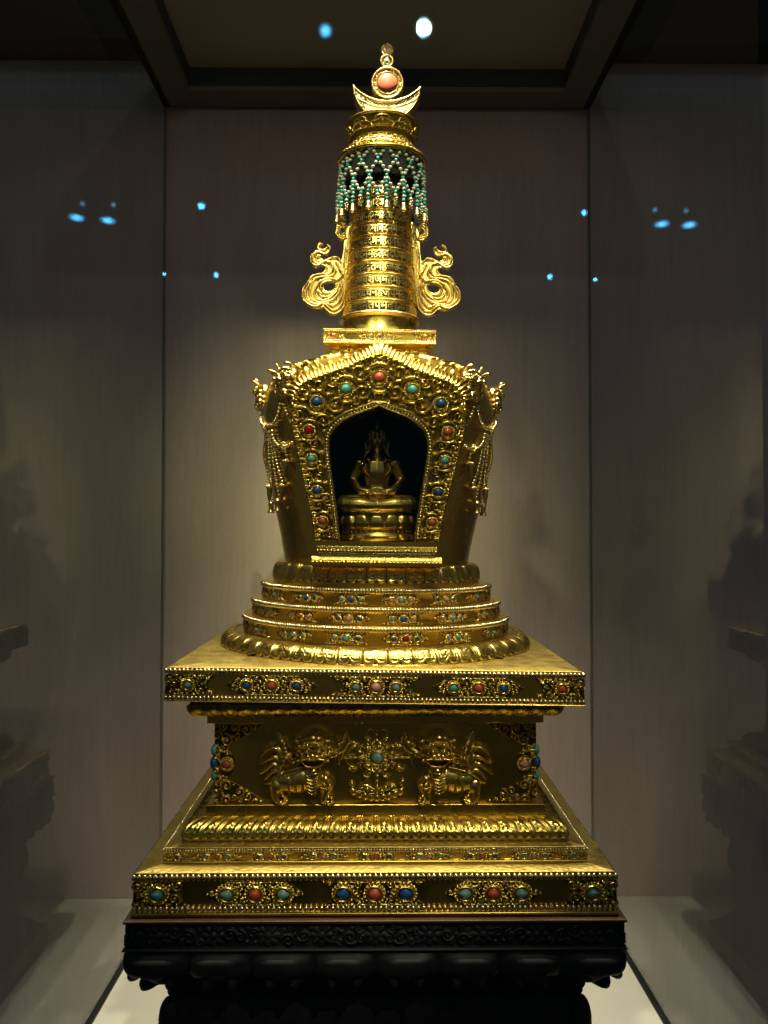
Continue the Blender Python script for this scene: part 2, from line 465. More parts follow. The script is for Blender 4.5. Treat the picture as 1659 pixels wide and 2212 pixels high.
wB, z1B = sq(291, 1334, 1887); zB1 = zs(z1B); zB0 = 0.0
wT, zT1 = sq(354, 1265, 1832); zT1 = zs(zT1)
wL, zl0 = sq(405, 1223, 1811); zl0 = zs(zl0)
wF, zf1 = sq(451, 1176, 1738); _, zf0 = sq(451, 1176, 1763); zf1, zf0 = zs(zf1), zs(zf0)
wN, zn1 = sq(470, 1160, 1562); zn1 = zs(zn1)
wC, zc0 = sq(450, 1172, 1562); _, zc1 = sq(450, 1172, 1546); zc0, zc1 = zs(zc0), zs(zc1)
wU, zu1 = sq(410, 1222, 1523); zu1 = zs(zu1)
wS, zS1 = sq(360, 1267, 1447); _, zS0 = sq(360, 1267, 1522); zS1, zS0 = zs(zS1), zs(zS0)
zT0 = zB1 + .0015

# base slab
mb = MB(); e = .006
sqprof(mb, [(wB - .012, 0), (wB, 0), (wB, .004), (wB - e, .006), (wB - e, zB1 - .003), (wB - .0042, zB1 - .002), (wB - .0042, zB1 - .0005)]); cap(mb, wB - .012, .0)
base = part('base_slab', mb, M_smooth, smooth=False)
mb = MB(); w = wB - .0045
sqprof(mb, [(w, zB1 - .0012), (w, zB1), (wT - .01, zB1 + .0015)]); part('engraved_plate', mb, M_plate)
mb = MB(); bead_square(mb, wB - .0034, zB1 - .0062, .0074, (.0036, .0036, .0050)); part('bead_border', mb, M_pearl); mb = MB(); bead_square(mb, wB - .0034, .0088, .0074, (.0035, .0035, .0046)); part('bead_border', mb, M_pearl)

def face_cartouche(R, seats, cols, w, u, z, side=0, lean=False, drop=False, mesh=[None]):
    A = Matrix.Rotation({0: 0, 1: PI / 2, 3: -PI / 2}[side], 4, 'Z') @ Matrix.Translation((u, -w, z))
    o = link('cartouche', R, stupa, (LEAN if lean else I4) @ A)
    for (su, sv, r), c in zip(seats, cols):
        gem(c, o, Matrix.Translation((su, -r * .22, sv)), r, drop=(1 if su > 1e-6 else -1 if su < -1e-6 else 0) if drop else 0)
    return o
def tile(*a, **k):
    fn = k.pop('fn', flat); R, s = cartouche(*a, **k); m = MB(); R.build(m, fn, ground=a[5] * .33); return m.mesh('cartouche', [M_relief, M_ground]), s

def px2u(x, w, cx): return (x - cx) / F * (D - w)
# base slab fields
hB = (zB1 - .0255) / 2 + .001; zc = zB1 / 2 + .0
LP = px2u(108, wB, 0); LC = px2u(122, wB, 0)
tP = tile(LP, hB, 'P', 3, .0086, .0062, 3, .00062, big=1.06, gap=px2u(60, wB, 0), drop=True)
tC = tile(LC, hB, 'C', 3, .0088, .0062, 5, .00062, big=1.06, gap=px2u(67, wB, 0), drop=True)
tE = tile(px2u(60, wB, 0), hB, 'E', 1, .0088, .0062, 8, .00062, drop=True)
def mirror_mesh(t):
    me = t[0].copy(); n = len(me.vertices); c = np.zeros(n * 3); me.vertices.foreach_get('co', c); c[0::3] *= -1; me.vertices.foreach_set('co', c); me.flip_normals()
    return me, [(-u, v, r) for u, v, r in t[1]]
tEm = mirror_mesh(tE)
BC = 812.5
cB = {0: (('g', 'c', 'g'), ('l', 'c', 'l'), ('g', 'c', 'g'), 't', 'g'), 1: (('l', 'c', 'l'), ('g', 'c', 'g'), ('l', 'c', 'l'), 'g', 'l'), 3: (('t', 'c', 't'), ('g', 'p', 'g'), ('l', 'c', 'l'), 'l', 't')}
for sd in (0, 1, 3):
    c = cB[sd]; w = wB - e
    for i, (x, t) in enumerate(((554, tP), (810, tC), (1065, tP))): face_cartouche(t[0], t[1], c[i], w, px2u(x, wB, BC), zc, sd, drop=True)
    face_cartouche(tE[0], tE[1], c[3], w, -wB + px2u(62, wB, 0), zc, sd, drop=True)
    face_cartouche(tEm[0], tEm[1], c[4], w, wB - px2u(62, wB, 0), zc, sd, drop=True)

# thin tier
mb = MB()
sqprof(mb, [(wT, zT0), (wT, zT0 + .002), (wT - .004, zT0 + .003), (wT - .004, zT1 - .001), (wT - .0025, zT1 - .0008), (wT - .0025, zT1 - .0002)]); part('thin_tier', mb, M_smooth, smooth=False)
mb = MB(); sqprof(mb, [(wT - .0025, zT1 - .0004), (wT - .003, zT1 + .0006), (wF, zT1 + .002)]); part('engraved_plate', mb, M_plate)
mb = MB(); bead_square(mb, wT - .001, zT1 - .0036, .0040, (.0019, .0019, .0028)); part('bead_border', mb, M_pearl)
hT = (zT1 - zT0 - .0085) / 2; zm = zT0 + .0015 + hT
tP = tile(px2u(58, wT, 0), hT, 'P', 3, .0036, .0038, 13, .00055, gap=px2u(23, wT, 0))
tC = tile(px2u(62, wT, 0), hT, 'C', 3, .0036, .0038, 15, .00055, gap=px2u(27, wT, 0))
tE = tile(px2u(34, wT, 0), hT, 'E', 1, .0036, .0038, 18, .00055); tEm = mirror_mesh(tE)
cols = ['tct', 'lcl', 'gpg', 'lcl', 'tpt', 'lcl', 'tpg']
for i, x in enumerate((469, 585, 698, 811, 925, 1038, 1150)):
    t = tP if i % 2 == 0 else tC; face_cartouche(t[0], t[1], cols[i], wT - .004, px2u(x, wT, 809.5), zm)
face_cartouche(tE[0], tE[1], 'l', wT - .004, -wT + px2u(34, wT, 0), zm); face_cartouche(tEm[0], tEm[1], 't', wT - .004, wT - px2u(34, wT, 0), zm)

# lotus petal bands ---------------------------------------------------------
def petal_h(u, s, asp):          # u across -1..1, s 0 root .. 1 tip
    a = np.abs(u); tip = .96 + .05 * np.cos((a - .48) * 4.2) - .14 * np.exp(-(a / .14) ** 2) - .30 * np.clip(a - .75, 0, 1)
    d = np.minimum(.97 - a, (tip - s) * asp)
    h = np.clip(d / .07, 0, 1) ** .5 * .9 - .5 * np.exp(-((d - .25) / .045) ** 2) + .15 * np.exp(-((d - .33) / .04) ** 2) - .4 * np.exp(-((d - .43) / .05) ** 2)
    ins = np.clip((d - .46) / .05, 0, 1)
    m = -.15 + .45 * np.exp(-((np.hypot((a - .2) / .17, (s - .68) / .13) - .8) / .3) ** 2) + .45 * np.exp(-((a) / .07) ** 2 - ((s - .5) / .2) ** 2) + .3 * np.exp(-((np.hypot((a - .16) / .15, (s - .38) / .10) - .8) / .3) ** 2)
    return h + ins * m
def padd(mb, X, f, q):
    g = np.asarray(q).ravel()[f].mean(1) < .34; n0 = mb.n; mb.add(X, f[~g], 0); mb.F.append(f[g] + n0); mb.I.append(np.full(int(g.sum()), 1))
def petal_ring(mb, prof, n, amp, nu=22, asp=1.2, mi=0):
    p = np.array(prof); L = np.concatenate([[0], np.cumsum(np.hypot(*np.diff(p, axis=0).T))]); s = np.linspace(0, 1, 26)
    r = np.interp(s * L[-1], L, p[:, 0]); z = np.interp(s * L[-1], L, p[:, 1])
    tr = np.gradient(r); tz = np.gradient(z); q = np.hypot(tr, tz); nr, nz = -tz / q, tr / q
    k = np.arange(n * nu); th = k * 2 * PI / (n * nu); u = (k % nu + .5) / nu * 2 - 1
    H = petal_h(u[:, None], s[None, :], asp) * amp
    R = r[None] + H * nr[None]; Z = z[None] + H * nz[None]; th = th[:, None] - PI / n
    padd(mb, np.stack([R * np.sin(th), -R * np.cos(th), Z], -1), grid_faces(n * nu, 26, True), H / amp)
def petal_square(mb, prof, n, amp, nu=20, asp=1.2, mi=0, ns=22):
    p = np.array(prof); L = np.concatenate([[0], np.cumsum(np.hypot(*np.diff(p, axis=0).T))]); s = np.linspace(0, 1, ns)
    w = np.interp(s * L[-1], L, p[:, 0]); z = np.interp(s * L[-1], L, p[:, 1])
    tr = np.gradient(w); tz = np.gradient(z); q = np.hypot(tr, tz); nr, nz = -tz / q, tr / q
    k = np.arange(n * nu + 1); t = k / (n * nu) * 2 - 1; u = (k % nu) / nu * 2 - 1
    H = petal_h(u[:, None], s[None, :], asp) * amp
    W = w[None] + H * nr[None]; Z = z[None] + H * nz[None]; X = t[:, None] * W
    for kk in range(4):
        c, sn = round(math.cos(kk * PI / 2)), round(math.sin(kk * PI / 2))
        padd(mb, np.stack([X * c + W * sn, X * sn - W * c, Z], -1), grid_faces(n * nu + 1, ns), H / amp)
def ovolo(r0, z0, r1, z1, n=12, pw=1.):   # quarter round bulging outwards, from the root (r0,z0) to the tip (r1,z1)
    t = np.linspace(0, PI / 2, n); return list(zip(r0 + (r1 - r0) * np.sin(t) ** pw, z1 + (z0 - z1) * np.cos(t)))

# sloping lotus moulding above the thin tier
mb = MB(); zr = zf0 - .002
prof = [(wF - .004, zf0)] + ovolo(wF + .001, zr, wL, zl0 + .004) + [(wL, zl0 + .0), (wL - .006, zT1 + .001)]
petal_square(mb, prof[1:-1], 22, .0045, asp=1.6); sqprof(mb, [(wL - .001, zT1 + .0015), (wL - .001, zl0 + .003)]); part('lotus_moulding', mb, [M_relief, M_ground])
# foot fillet, neck block, upper fillet
mb = MB(); sqprof(mb, [(wF + .012, zf0 - .003), (wF + .006, zf0 - .0005), (wF, zf0), (wF, zf1 - .0008), (wF - .0008, zf1), (wN - .002, zf1 + .0012)]); part('foot_fillet', mb, M_smooth, smooth=False)
mb = MB(); sqprof(mb, [(wN, zf1), (wN, zn1 + .001)]); neck = part('neck_block', mb, M_smooth, smooth=False)
mb = MB(); sqprof(mb, [(wN - .004, zc0), (wC, zc0), (wC, zc1), (wC - .004, zc1 + .0005)]); part('neck_fillet', mb, M_smooth, smooth=False)

# inverted lotus moulding under the upper slab
mb = MB(); prof = ovolo(wC + .002, zc1 + .0002, wU, zu1, pw=1.0); prof = [(a, b) for a, b in prof][::-1]
t = np.linspace(0, PI / 2, 12); prof = list(zip(wC - .004 + (wU - wC + .004) * np.sin(t) ** .6, zc1 + (zu1 - zc1) * (1 - np.cos(t))))
prof = prof[::-1]
_p = np.array(prof)
petal_square(mb, [tuple(q) for q in _p][::1], 23, -.0035, asp=1.4); part('lotus_moulding', mb, [M_relief, M_ground])

# upper slab
mb = MB(); sqprof(mb, [(wU - .01, zS0 + .0006), (wS - .001, zS0 + .0006), (wS, zS0 + .002), (wS - .005, zS0 + .004), (wS - .005, zS1 - .002), (wS - .0038, zS1 - .0014), (wS - .0038, zS1 - .0004)]); part('upper_slab', mb, M_smooth, lean=True, smooth=False)
mb = MB(); sqprof(mb, [(wS - .0040, zS1 - .001), (wS - .0044, zS1), (.20, zS1 + .002)]); part('engraved_plate', mb, M_plate, lean=True)
mb = MB(); bead_square(mb, wS - .0025, zS1 - .0050, .0061, (.0030, .0030, .0038)); part('bead_border', mb, M_pearl, lean=True); mb = MB(); bead_square(mb, wS - .0025, zS0 + .0060, .0061, (.0030, .0030, .0036)); part('bead_border', mb, M_pearl, lean=True)
hS = (zS1 - zS0 - .0195) / 2; zm = (zS1 + zS0) / 2
tP = tile(px2u(101, wS, 0), hS, 'P', 3, .0062, .0055, 23, .00058, big=1.15, gap=px2u(54, wS, 0))
tC = tile(px2u(112, wS, 0), hS, 'C', 3, .0062, .0055, 25, .00058, big=1.25, gap=px2u(43, wS, 0))
tE = tile(px2u(56, wS, 0), hS, 'E', 1, .0064, .0055, 28, .00058); tEm = mirror_mesh(tE)
cS = {0: ('lcl', 'gpg', 'tcl', 'g', 'c'), 1: ('gcg', 'lpl', 'gcg', 'c', 'l'), 3: ('tct', 'lcl', 'gcg', 'l', 'g')}
for sd in (0, 1, 3):
    for i, (x, t) in enumerate(((590, tP), (815, tC), (1036, tP))): face_cartouche(t[0], t[1], cS[sd][i], wS - .005, px2u(x, wS, 813.5), zm, sd, True)
    face_cartouche(tE[0], tE[1], cS[sd][3], wS - .005, -wS + px2u(57, wS, 0), zm, sd, True)
    face_cartouche(tEm[0], tEm[1], cS[sd][4], wS - .005, wS - px2u(57, wS, 0), zm, sd, True)

# ---------------------------------------------------------------- neck panel reliefs
dN = D - wN; kN = .5486 / F * dN          # metres per source pixel on the neck face
def npx(sx, sy):                          # source pixel -> (u, v) on the neck face
    return (sx - 1485.5) * kN, zs(at(812, sy * .5486, dN)[2])
def place_relief(name, R, hmesh=None, label=None, mat=M_relief):
    m = MB(); R.build(m, lambda u, v, h: np.stack([u, -wN - h, v], -1)); o = part(name, m, mat)
    if label: o['label'] = label
    return o
ku = kN
def lion(sgn):
    ox, oy, sc = 850, 2840, 3.016
    def T(x, y):
        u, v = npx(ox + x / sc, oy + y / sc); return (u if sgn > 0 else -u), v
    k = kN / sc; R_ = Relief(*sorted((T(500, 0)[0], T(1640, 0)[0])), T(0, 985)[1], T(0, 60)[1], .00062)
    def B(x, y, rx, ry, h, a=0., base=0., add=False, pw=.5): R_.bump(*T(x, y), rx * k, ry * k, h * k, -a * sgn, base * k, add, pw=pw)
    def S(pts, r, h, base=0.): R_.tube([T(*p) for p in curve(pts, 6)], np.interp(np.linspace(0, 1, (len(pts) - 1) * 6 + 1), np.linspace(0, 1, len(np.atleast_1d(r))), np.atleast_1d(r)) * k, h * k, base * k)
    # tail flames
    for pts in ([(800, 470), (790, 340), (700, 290), (610, 360), (555, 430)], [(800, 500), (740, 400), (660, 430), (600, 470), (545, 480)], [(800, 540), (720, 480), (640, 540), (590, 580), (530, 620)],
                [(800, 560), (730, 560), (670, 610), (630, 660), (605, 670)], [(820, 600), (760, 640), (700, 680), (650, 710), (615, 700)], [(830, 480), (800, 380), (760, 300), (700, 275)]):
        S(pts, [42, 40, 32, 20, 6], 60, 25)
    # hair sweeping sideways from the head
    S([(780, 120), (800, 220), (850, 330), (920, 420), (1010, 490)], [40, 62, 66, 60, 40], 55, 15)
    S([(1580, 120), (1570, 220), (1520, 310), (1430, 360), (1350, 420)], [40, 60, 60, 50, 40], 55, 15)
    S([(1540, 280), (1510, 380), (1490, 450), (1480, 510)], [45, 40, 25, 6], 45, 15)
    for x, y in ((850, 240), (870, 330), (920, 400), (960, 460), (880, 405), (1390, 270), (1380, 330), (1450, 380), (1490, 240), (1350, 360), (1340, 420)): B(x, y, 30, 30, 45, 0, 60)
    # trunk
    B(930, 690, 260, 150, 105, .12); B(1180, 640, 150, 210, 120, 0); B(1040, 660, 220, 165, 115)
    B(765, 750, 100, 130, 100)
    S([(750, 720), (745, 800), (755, 880), (790, 930)], [85, 72, 62, 50], 95); S([(790, 930), (850, 920)], [48, 44], 80)
    for x, y in ((835, 850), (868, 868), (884, 900), (862, 935), (830, 945)): B(x, y, 25, 25, 50, 0, 60)
    S([(1330, 660), (1370, 730), (1330, 830), (1310, 900)], [75, 78, 70, 62], 105); S([(1300, 920), (1360, 930)], [55, 50], 85)
    for x, y in ((1372, 860), (1402, 878), (1412, 912), (1394, 940), (1365, 948)): B(x, y, 25, 25, 50, 0, 60)
    S([(1235, 800), (1215, 850), (1190, 890)], [22, 18, 5], 40)
    S([(1280, 745), (1340, 760), (1390, 720)], [9, 9, 9], 18, 100)
    for i in range(9): x = 850 + i * 24; S([(x, 600 - i * 6), (x + 14, 560 - i * 7), (x + 30, 545 - i * 6)], [14, 13, 7], 26, 92)
    for i in range(6): y = 600 + i * 38; S([(1110 + i * 4, y), (1180, y + 26), (1245 - i * 5, y + 4)], [9, 11, 9], 20, 112)
    for x in (900, 980, 1060): S([(x, 640), (x + 14, 720), (x + 4, 800)], [7, 7, 7], 16, 100)
    # head
    B(1190, 300, 200, 215, 150); B(1190, 165, 150, 70, 70, 0, 130); B(1190, 150, 62, 52, 40, 0, 175)
    for i in range(8): B(1040 + i * 43, 222 + 14 * abs(i - 3.5) / 3.5, 27, 27, 34, 0, 158)
    for x in (1050, 1005, 1340, 1370): 
        for y in (200, 280, 360, 430): B(x + (y - 300) * .08 * (1 if x < 1190 else -1), y, 32, 32, 50, 0, 70)
    for x in (1122, 1258):
        B(x, 298, 42, 34, 30, 0, 148); B(x, 300, 24, 22, 22, 0, 172)
    S([(1060, 262), (1120, 258), (1170, 282)], [14, 18, 14], 26, 158); S([(1320, 262), (1260, 258), (1210, 282)], [14, 18, 14], 26, 158)
    B(1190, 350, 44, 36, 46, 0, 155); B(1140, 362, 40, 30, 34, 0, 150); B(1240, 362, 40, 30, 34, 0, 150)
    for i in range(4):
        S([(1060 - i * 3, 300 + i * 30), (1085, 330 + i * 26), (1100, 360 + i * 14)], [6, 8, 6], 14, 140); S([(1320 + i * 3, 300 + i * 30), (1295, 330 + i * 26), (1280, 360 + i * 14)], [6, 8, 6], 14, 140)
    S([(1050, 400), (1120, 392), (1190, 400), (1260, 392), (1330, 400)], [14, 16, 18, 16, 14], 30, 150)
    w = R_.win(*sorted((T(1080, 0)[0], T(1300, 0)[0])), T(0, 470)[1], T(0, 418)[1]); q = 1 - ((R_.U[w] - T(1190, 0)[0]) / (118 * k)) ** 2 - ((R_.V[w] - T(0, 445)[1]) / (28 * k)) ** 2
    R_.H[w] = np.where(q > 0, R_.H[w] - 75 * k * np.sqrt(np.maximum(q, 0)), R_.H[w])
    S([(1070, 440), (1110, 478), (1190, 492), (1270, 478), (1310, 440)], [14, 18, 20, 18, 14], 34, 120)
    B(1200, 545, 48, 46, 55, 0, 112); S([(1152, 560), (1200, 572), (1248, 560)], [6, 7, 6], 12, 158); B(1200, 500, 18, 18, 25, 0, 130)
    R_.blur(2); R_.H = np.where(R_.M, np.maximum(R_.H, .0004), R_.H) * 1.3
    return place_relief('lion_relief', R_)
lion(1); lion(-1)

def vajra():
    ox, oy, sc = 1330, 2840, 4.74; k = kN / sc
    def T(x, y): return npx(ox + x / sc + 0, oy + y / sc)
    cx = 760
    R_ = Relief(T(130, 0)[0], T(1390, 0)[0], T(0, 1520)[1], T(0, 100)[1], .00060)
    def B(x, y, rx, ry, h, a=0., base=0.): R_.bump(*T(x, y), rx * k, ry * k, h * k, -a, base * k)
    def S(pts, r, h, base=0.): R_.tube([T(*p) for p in curve(pts, 6)], np.interp(np.linspace(0, 1, (len(pts) - 1) * 6 + 1), np.linspace(0, 1, len(np.atleast_1d(r))), np.atleast_1d(r)) * k, h * k, base * k)
    def SP(x, y, r, a, d, h, base): u, v = T(x, y); R_.spiral(u, v, r * k, a, d, h * k, base * k, tk=.3)
    # lotus foot
    for i in range(9):
        q = (i - 4) / 4; B(cx + q * 440, 1410 - 115 * q * q, 70, 92, 80, q * .5, 10)
        S([(cx + q * 440, 1470 - 120 * q * q), (cx + q * 450, 1512 - 120 * q * q)], [20, 6], 40, 10)
    B(300, 1165, 58, 80, 80, -.4, 10); B(1220, 1130, 58, 80, 80, .4, 10)
    S([(430, 1215), (490, 1185), (560, 1200), (630, 1235), (700, 1260), (760, 1290)], [38, 44, 50, 56, 46, 20], 30, 60)
    S([(1090, 1205), (1030, 1185), (960, 1200), (890, 1235), (820, 1260), (760, 1290)], [38, 44, 50, 56, 46, 20], 30, 60)
    S([(420, 1260), (500, 1290), (560, 1275), (640, 1325), (720, 1320), (755, 1295)], [11] * 6, 26, 80); S([(1100, 1240), (1040, 1270), (960, 1265), (880, 1315), (800, 1320), (765, 1295)], [11] * 6, 26, 80)
    for x, y in ((485, 1220), (590, 1225), (665, 1275), (1030, 1205), (920, 1210), (855, 1268)): B(x, y, 17, 17, 25, 0, 88)
    # four arms
    for (dx, dy) in ((0, -1), (0, 1), (1, 0), (-1, 0)):
        def L(a, b): return (cx + dx * a - dy * b, 650 + dy * a + dx * b)
        top = 480 if dy == -1 else (600 if dx else 640)
        for b in (1, -1):
            S([L(260, 40 * b), L(330, 150 * b), L(430, 190 * b), L(520, 140 * b), L(top, 40 * b)], [30, 40, 40, 34, 16], 55, 20)
            if dx: S([L(300, 60 * b), L(400, 230 * b), L(470, 250 * b), L(540, 200 * b)], [20, 46, 40, 10], 40, 10)
            x, y = L(290, 160 * b); SP(x, y, 82, math.atan2(-(y - 650), x - cx), b * (1 if dx or dy > 0 else 1), 55, 40)
        S([L(230, 0), L(300, 0), L(380, 0), L(470, 0), L(top + 20, 0)], [34, 46, 36, 42, 26], 75, 40)
        for a in (330, 430, 520): S([L(a, -38), L(a, 38)], [10, 10], 22, 105)
    # hub
    B(cx, 650, 285, 265, 70, 0, 20); S([(cx + 275 * math.cos(t), 650 + 262 * math.sin(t)) for t in np.linspace(0, 2 * PI, 21)], [14], 26, 62)
    for q in range(4):
        t = PI / 4 + q * PI / 2; B(cx + 245 * math.cos(t), 650 + 235 * math.sin(t), 60, 46, 60, t, 50)
    for rr, n in ((205, 22), (165, 18)):
        for i in range(n): t = 2 * PI * i / n; B(cx + rr * math.cos(t), 650 + rr * .97 * math.sin(t), 21, 21, 26, 0, 78)
    S([(cx + 122 * math.cos(t), 665 + 118 * math.sin(t)) for t in np.linspace(0, 2 * PI, 21)], [20], 34, 80)
    B(cx, 665, 112, 108, 30, 0, 70)
    R_.blur(); o = place_relief('vajra_relief', R_); u, v = T(cx, 665)
    gem('g', o, Matrix.Translation((u, -wN - 92 * k, v)), 106 * k)
vajra()

def spandrels():
    v0, v1 = zf1 + .0015, zn1 - .0015; W = wN
    for s in (1, -1):
        X = px2u(68 * 1.0, wN, 0); R_ = Relief(0, .086, v0, v1, .0006); H = v1 - v0
        def shape(U, V):
            a = (V - v0) / H; lo = .078 * np.clip(1 - a / .36, 0, 1) ** .75; hi = .074 * np.clip(1 - (1 - a) / .34, 0, 1) ** .8
            mid = .031 * np.sqrt(np.clip(1 - ((a - .5) / .27) ** 2, 0, 1)); return (U < np.maximum(np.maximum(lo, hi), np.maximum(mid, .010)))
        R_.pad(shape(R_.U, R_.V), .0012)
        gm = [(.0185, v0 + H * .49, .0064)]
        R_.fill(lambda u, v: bool(shape(np.array(u), np.array(v))), .0085, .005, .0008, [(a, b, c * 1.9) for a, b, c in gm], 31, sym=False, passes=((1., 260), (.55, 400), (.3, 500)))
        for a, b, c in gm:
            R_.bump(a, b, c * 1.9, c * 1.9, .003, pw=.3); R_.ring(a, b, c * 1.1, c * .2, .003, .003); R_.beadring(a, b, c * 1.55, 18, c * .2, .002, .003)
        for q in (.33, .5, .66):
            R_.beadring(0.0005, v0 + H * q, .0085, 18, .0014, .002, .003)
        R_.blur(); m = MB(); R_.build(m, lambda u, v, h: np.stack([s * (-W + u), -W - h, v], -1), ground=.0018)
        if s < 0:
            m.F = [f[:, ::-1] for f in m.F]
        o = part('corner_scrollwork', m, [M_relief, M_ground])
        a, b, c = gm[0]; gem('c' if s > 0 else 'p', o, Matrix.Translation((s * (-W + a), -W - .0035, b)), c, drop=s)
        for q, kk in ((.335, 't'), (.50, 'l'), (.66, 't')):
            gem(kk, o, Matrix.Translation((-s * (W + .0005), -W + .003, v0 + H * (1 - q))) @ Matrix.Rotation(-s * PI / 2, 4, 'Z') , .0085 if kk == 't' else .0105)
spandrels()

# ---------------------------------------------------------------- round tiers
rP, zP = rd(305.6, 1366); rL2, zL2 = rd(336, 1384); rT3, zT3 = rd(288, 1327); rT2, zT2 = rd(269, 1292); rT1, zT1r = rd(249, 1257)
rl1, zl1 = rd(226, 1249); rv0, zv0 = rd(198, 1213); rpl, zpl = rd(214, 1216)
zP, zT3, zT2, zT1r, zl1, zv0, zpl = map(zs, (zP, zT3, zT2, zT1r, zl1, zv0, zpl))
zlb = zs(at(812, 1441, D - rL2)[2]) - .0005
mb = MB(); prof = [(rP - .004, zP)] + ovolo(rP, zP - .0003, rL2 - .004, zlb + .004, 14) + [(rL2 - .004, zlb + .002)]
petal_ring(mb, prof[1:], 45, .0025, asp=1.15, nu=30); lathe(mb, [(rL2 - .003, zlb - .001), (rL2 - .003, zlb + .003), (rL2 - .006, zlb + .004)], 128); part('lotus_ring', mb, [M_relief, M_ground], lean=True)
mb = MB(); lathe(mb, sharp([(rP - .002, zP - .002), (rP + .001, zP - .0005), (rP, zP + .001), (rT3 - .02, zP + .0025)]), 128); part('round_plate', mb, M_smooth, lean=True)
tiers = [(rT3, zT3, zP + .002, ['ltl', 'gtg', 'gtl', 'lrl', 'gtg', 'ltg'], 1), (rT2, zT2, zT3, ['tlg', 'pcp', 'lpl', 'tlp', 'pgt', 'pgp'], 0), (rT1, zT1r, zT2, ['lgl', 'lll', 'tlt', 'pgp', 'lpl', 'ptp'], 1)]
allc = ['lpl', 'gtg', 'tlt', 'cgc', 'lcl', 'ptp']
for ti, (r, zt, zb_, cs, ph) in enumerate(tiers):
    mb = MB(); rw = r - .006
    lathe(mb, sharp([(rw, zb_ - .001), (rw, zt - .0085), (r - .0035, zt - .0078), (r - .0035, zt - .001), (r - .0030, zt - .0006), (r - .0032, zt), (r - .05, zt + .0012)]), 128); part('round_tier', mb, M_smooth, lean=True)
    mb = MB(); bead_ring(mb, r - .0020, zt - .0046, .0048, (.0027, .0027, .0041)); part('bead_border', mb, M_pearl, lean=True)
    hh = (zt - .0085 - zb_) / 2 * .97; zm = (zt - .0082 + zb_) / 2
    ln = rw * math.radians(22.5) / 2
    for kind in 'PC':
        me, seats = tile(ln * .84 if kind == 'P' else ln * .88, hh, kind, 3, .0037, .0042, 40 + ti * 2, .00055, big=1.3, gap=ln * .40, fn=bent(rw))
        for k in range(-6, 6):
            isP = (k % 2 == 0) == (ph == 1)
            if isP != (kind == 'P'): continue
            a = math.radians(22.5) * (k + .5); o = link('cartouche', me, stupa, LEAN @ Matrix.Translation((0, 0, zm)) @ Matrix.Rotation(a, 4, 'Z'))
            c = cs[k + 3] if -3 <= k < 3 else allc[(k + ti * 2) % 6]
            for (su, sv, rr), cc in zip(seats, c):
                q = su / rw; gem(cc, o, Matrix.Rotation(q, 4, 'Z') @ Matrix.Translation((0, -rw - rr * .45, 0)), rr)
mb = MB(); prof = ovolo(rpl - .004, zpl - .001, rl1 - .004, zl1 + .002, 14); petal_ring(mb, prof + [(rl1 - .004, zl1)], 36, .0026, nu=30, asp=1.1)
lathe(mb, [(rl1 - .003, zT1r), (rl1 - .003, zl1 + .001)], 128); part('lotus_ring', mb, [M_relief, M_ground], lean=True)
mb = MB(); lathe(mb, sharp([(rpl - .006, zpl - .003), (rpl, zpl - .002), (rpl, zpl + .001), (rv0 - .01, zpl + .002)]), 128); part('round_plate', mb, M_smooth, lean=True)

# ---------------------------------------------------------------- vase
VP = [(198, 1214), (204, 1180), (211, 1145), (222, 1100), (232, 1050), (241, 1000), (248, 950), (251, 910), (249, 880), (243, 852), (226, 826), (195, 806), (150, 792), (115, 786)]
vp = np.array([(lambda q: (q[0], zs(q[1])))(rd(a, y)) for a, y in VP]); vp[:, 0] -= .001
VC = curve(vp, 5)
def vase_r(z): return float(np.interp(z, VC[:, 1], VC[:, 0]))
zNB = zs(at(812, 1178, 1.29)[2]); 
mb = MB(); n = 180; th = np.arange(n) * 2 * PI / n
V = np.stack([np.sin(th)[:, None] * VC[None, :, 0], -np.cos(th)[:, None] * VC[None, :, 0], np.broadcast_to(VC[None, :, 1], (n, len(VC)))], -1)
f = grid_faces(n, len(VC), True); flatV = V.reshape(-1, 3); c = flatV[f].mean(1)
hole = (np.abs(c[:, 0]) < .088) & (c[:, 1] < 0) & (c[:, 2] > zv0 + .022) & (c[:, 2] < zv0 + .262)
mb.add(V, f[~hole]); part('vase_body', mb, M_smooth, lean=True)

# ---------------------------------------------------------------- niche
YN = 1.288; sN = D - YN; SHK = .11                   # plane of the niche front
KX = .3639 / F * YN                       # metres per crop pixel
CXN = 833.
def nz(y): return zs(at(825, 713.2 + y * .3639, YN)[2])
def NP(pts): return [((x - CXN) * KX, nz(y)) for x, y in pts]
outL = [(833, 148), (800, 158), (760, 172), (700, 196), (640, 226), (560, 252), (480, 280), (410, 306), (360, 338), (330, 385), (314, 450), (312, 520), (320, 600), (336, 680), (356, 760), (378, 860), (400, 950), (424, 1050), (444, 1150), (458, 1256)]
inL = [(833, 458), (790, 476), (740, 494), (690, 512), (640, 538), (590, 578), (558, 624), (545, 680), (547, 740), (556, 820), (570, 920), (584, 1020), (598, 1120), (612, 1256)]
outc = curve(outL, 8); inc = curve(inL, 8)
mir = lambda c: np.stack([2 * CXN - c[:, 0], c[:, 1]], -1)
outP = np.vstack([outc[::-1], mir(outc)[1:]]); inP = np.vstack([inc[::-1], mir(inc)[1:]])
outM = np.array(NP(outP)); inM = np.array(NP(inP))
R_ = Relief(outM[:, 0].min(), outM[:, 0].max(), nz(1256), outM[:, 1].max() + .001, .00072)
mo = inpoly(R_.U, R_.V, outM); mi_ = inpoly(R_.U, R_.V, inM); R_.pad(mo & ~mi_, .0016)
SH = Matrix(((1, 0, 0, 0), (0, 1, -SHK, SHK * nz(700)), (0, 0, 1, 0), (0, 0, 0, 1)))   # the frame leans out with the vase
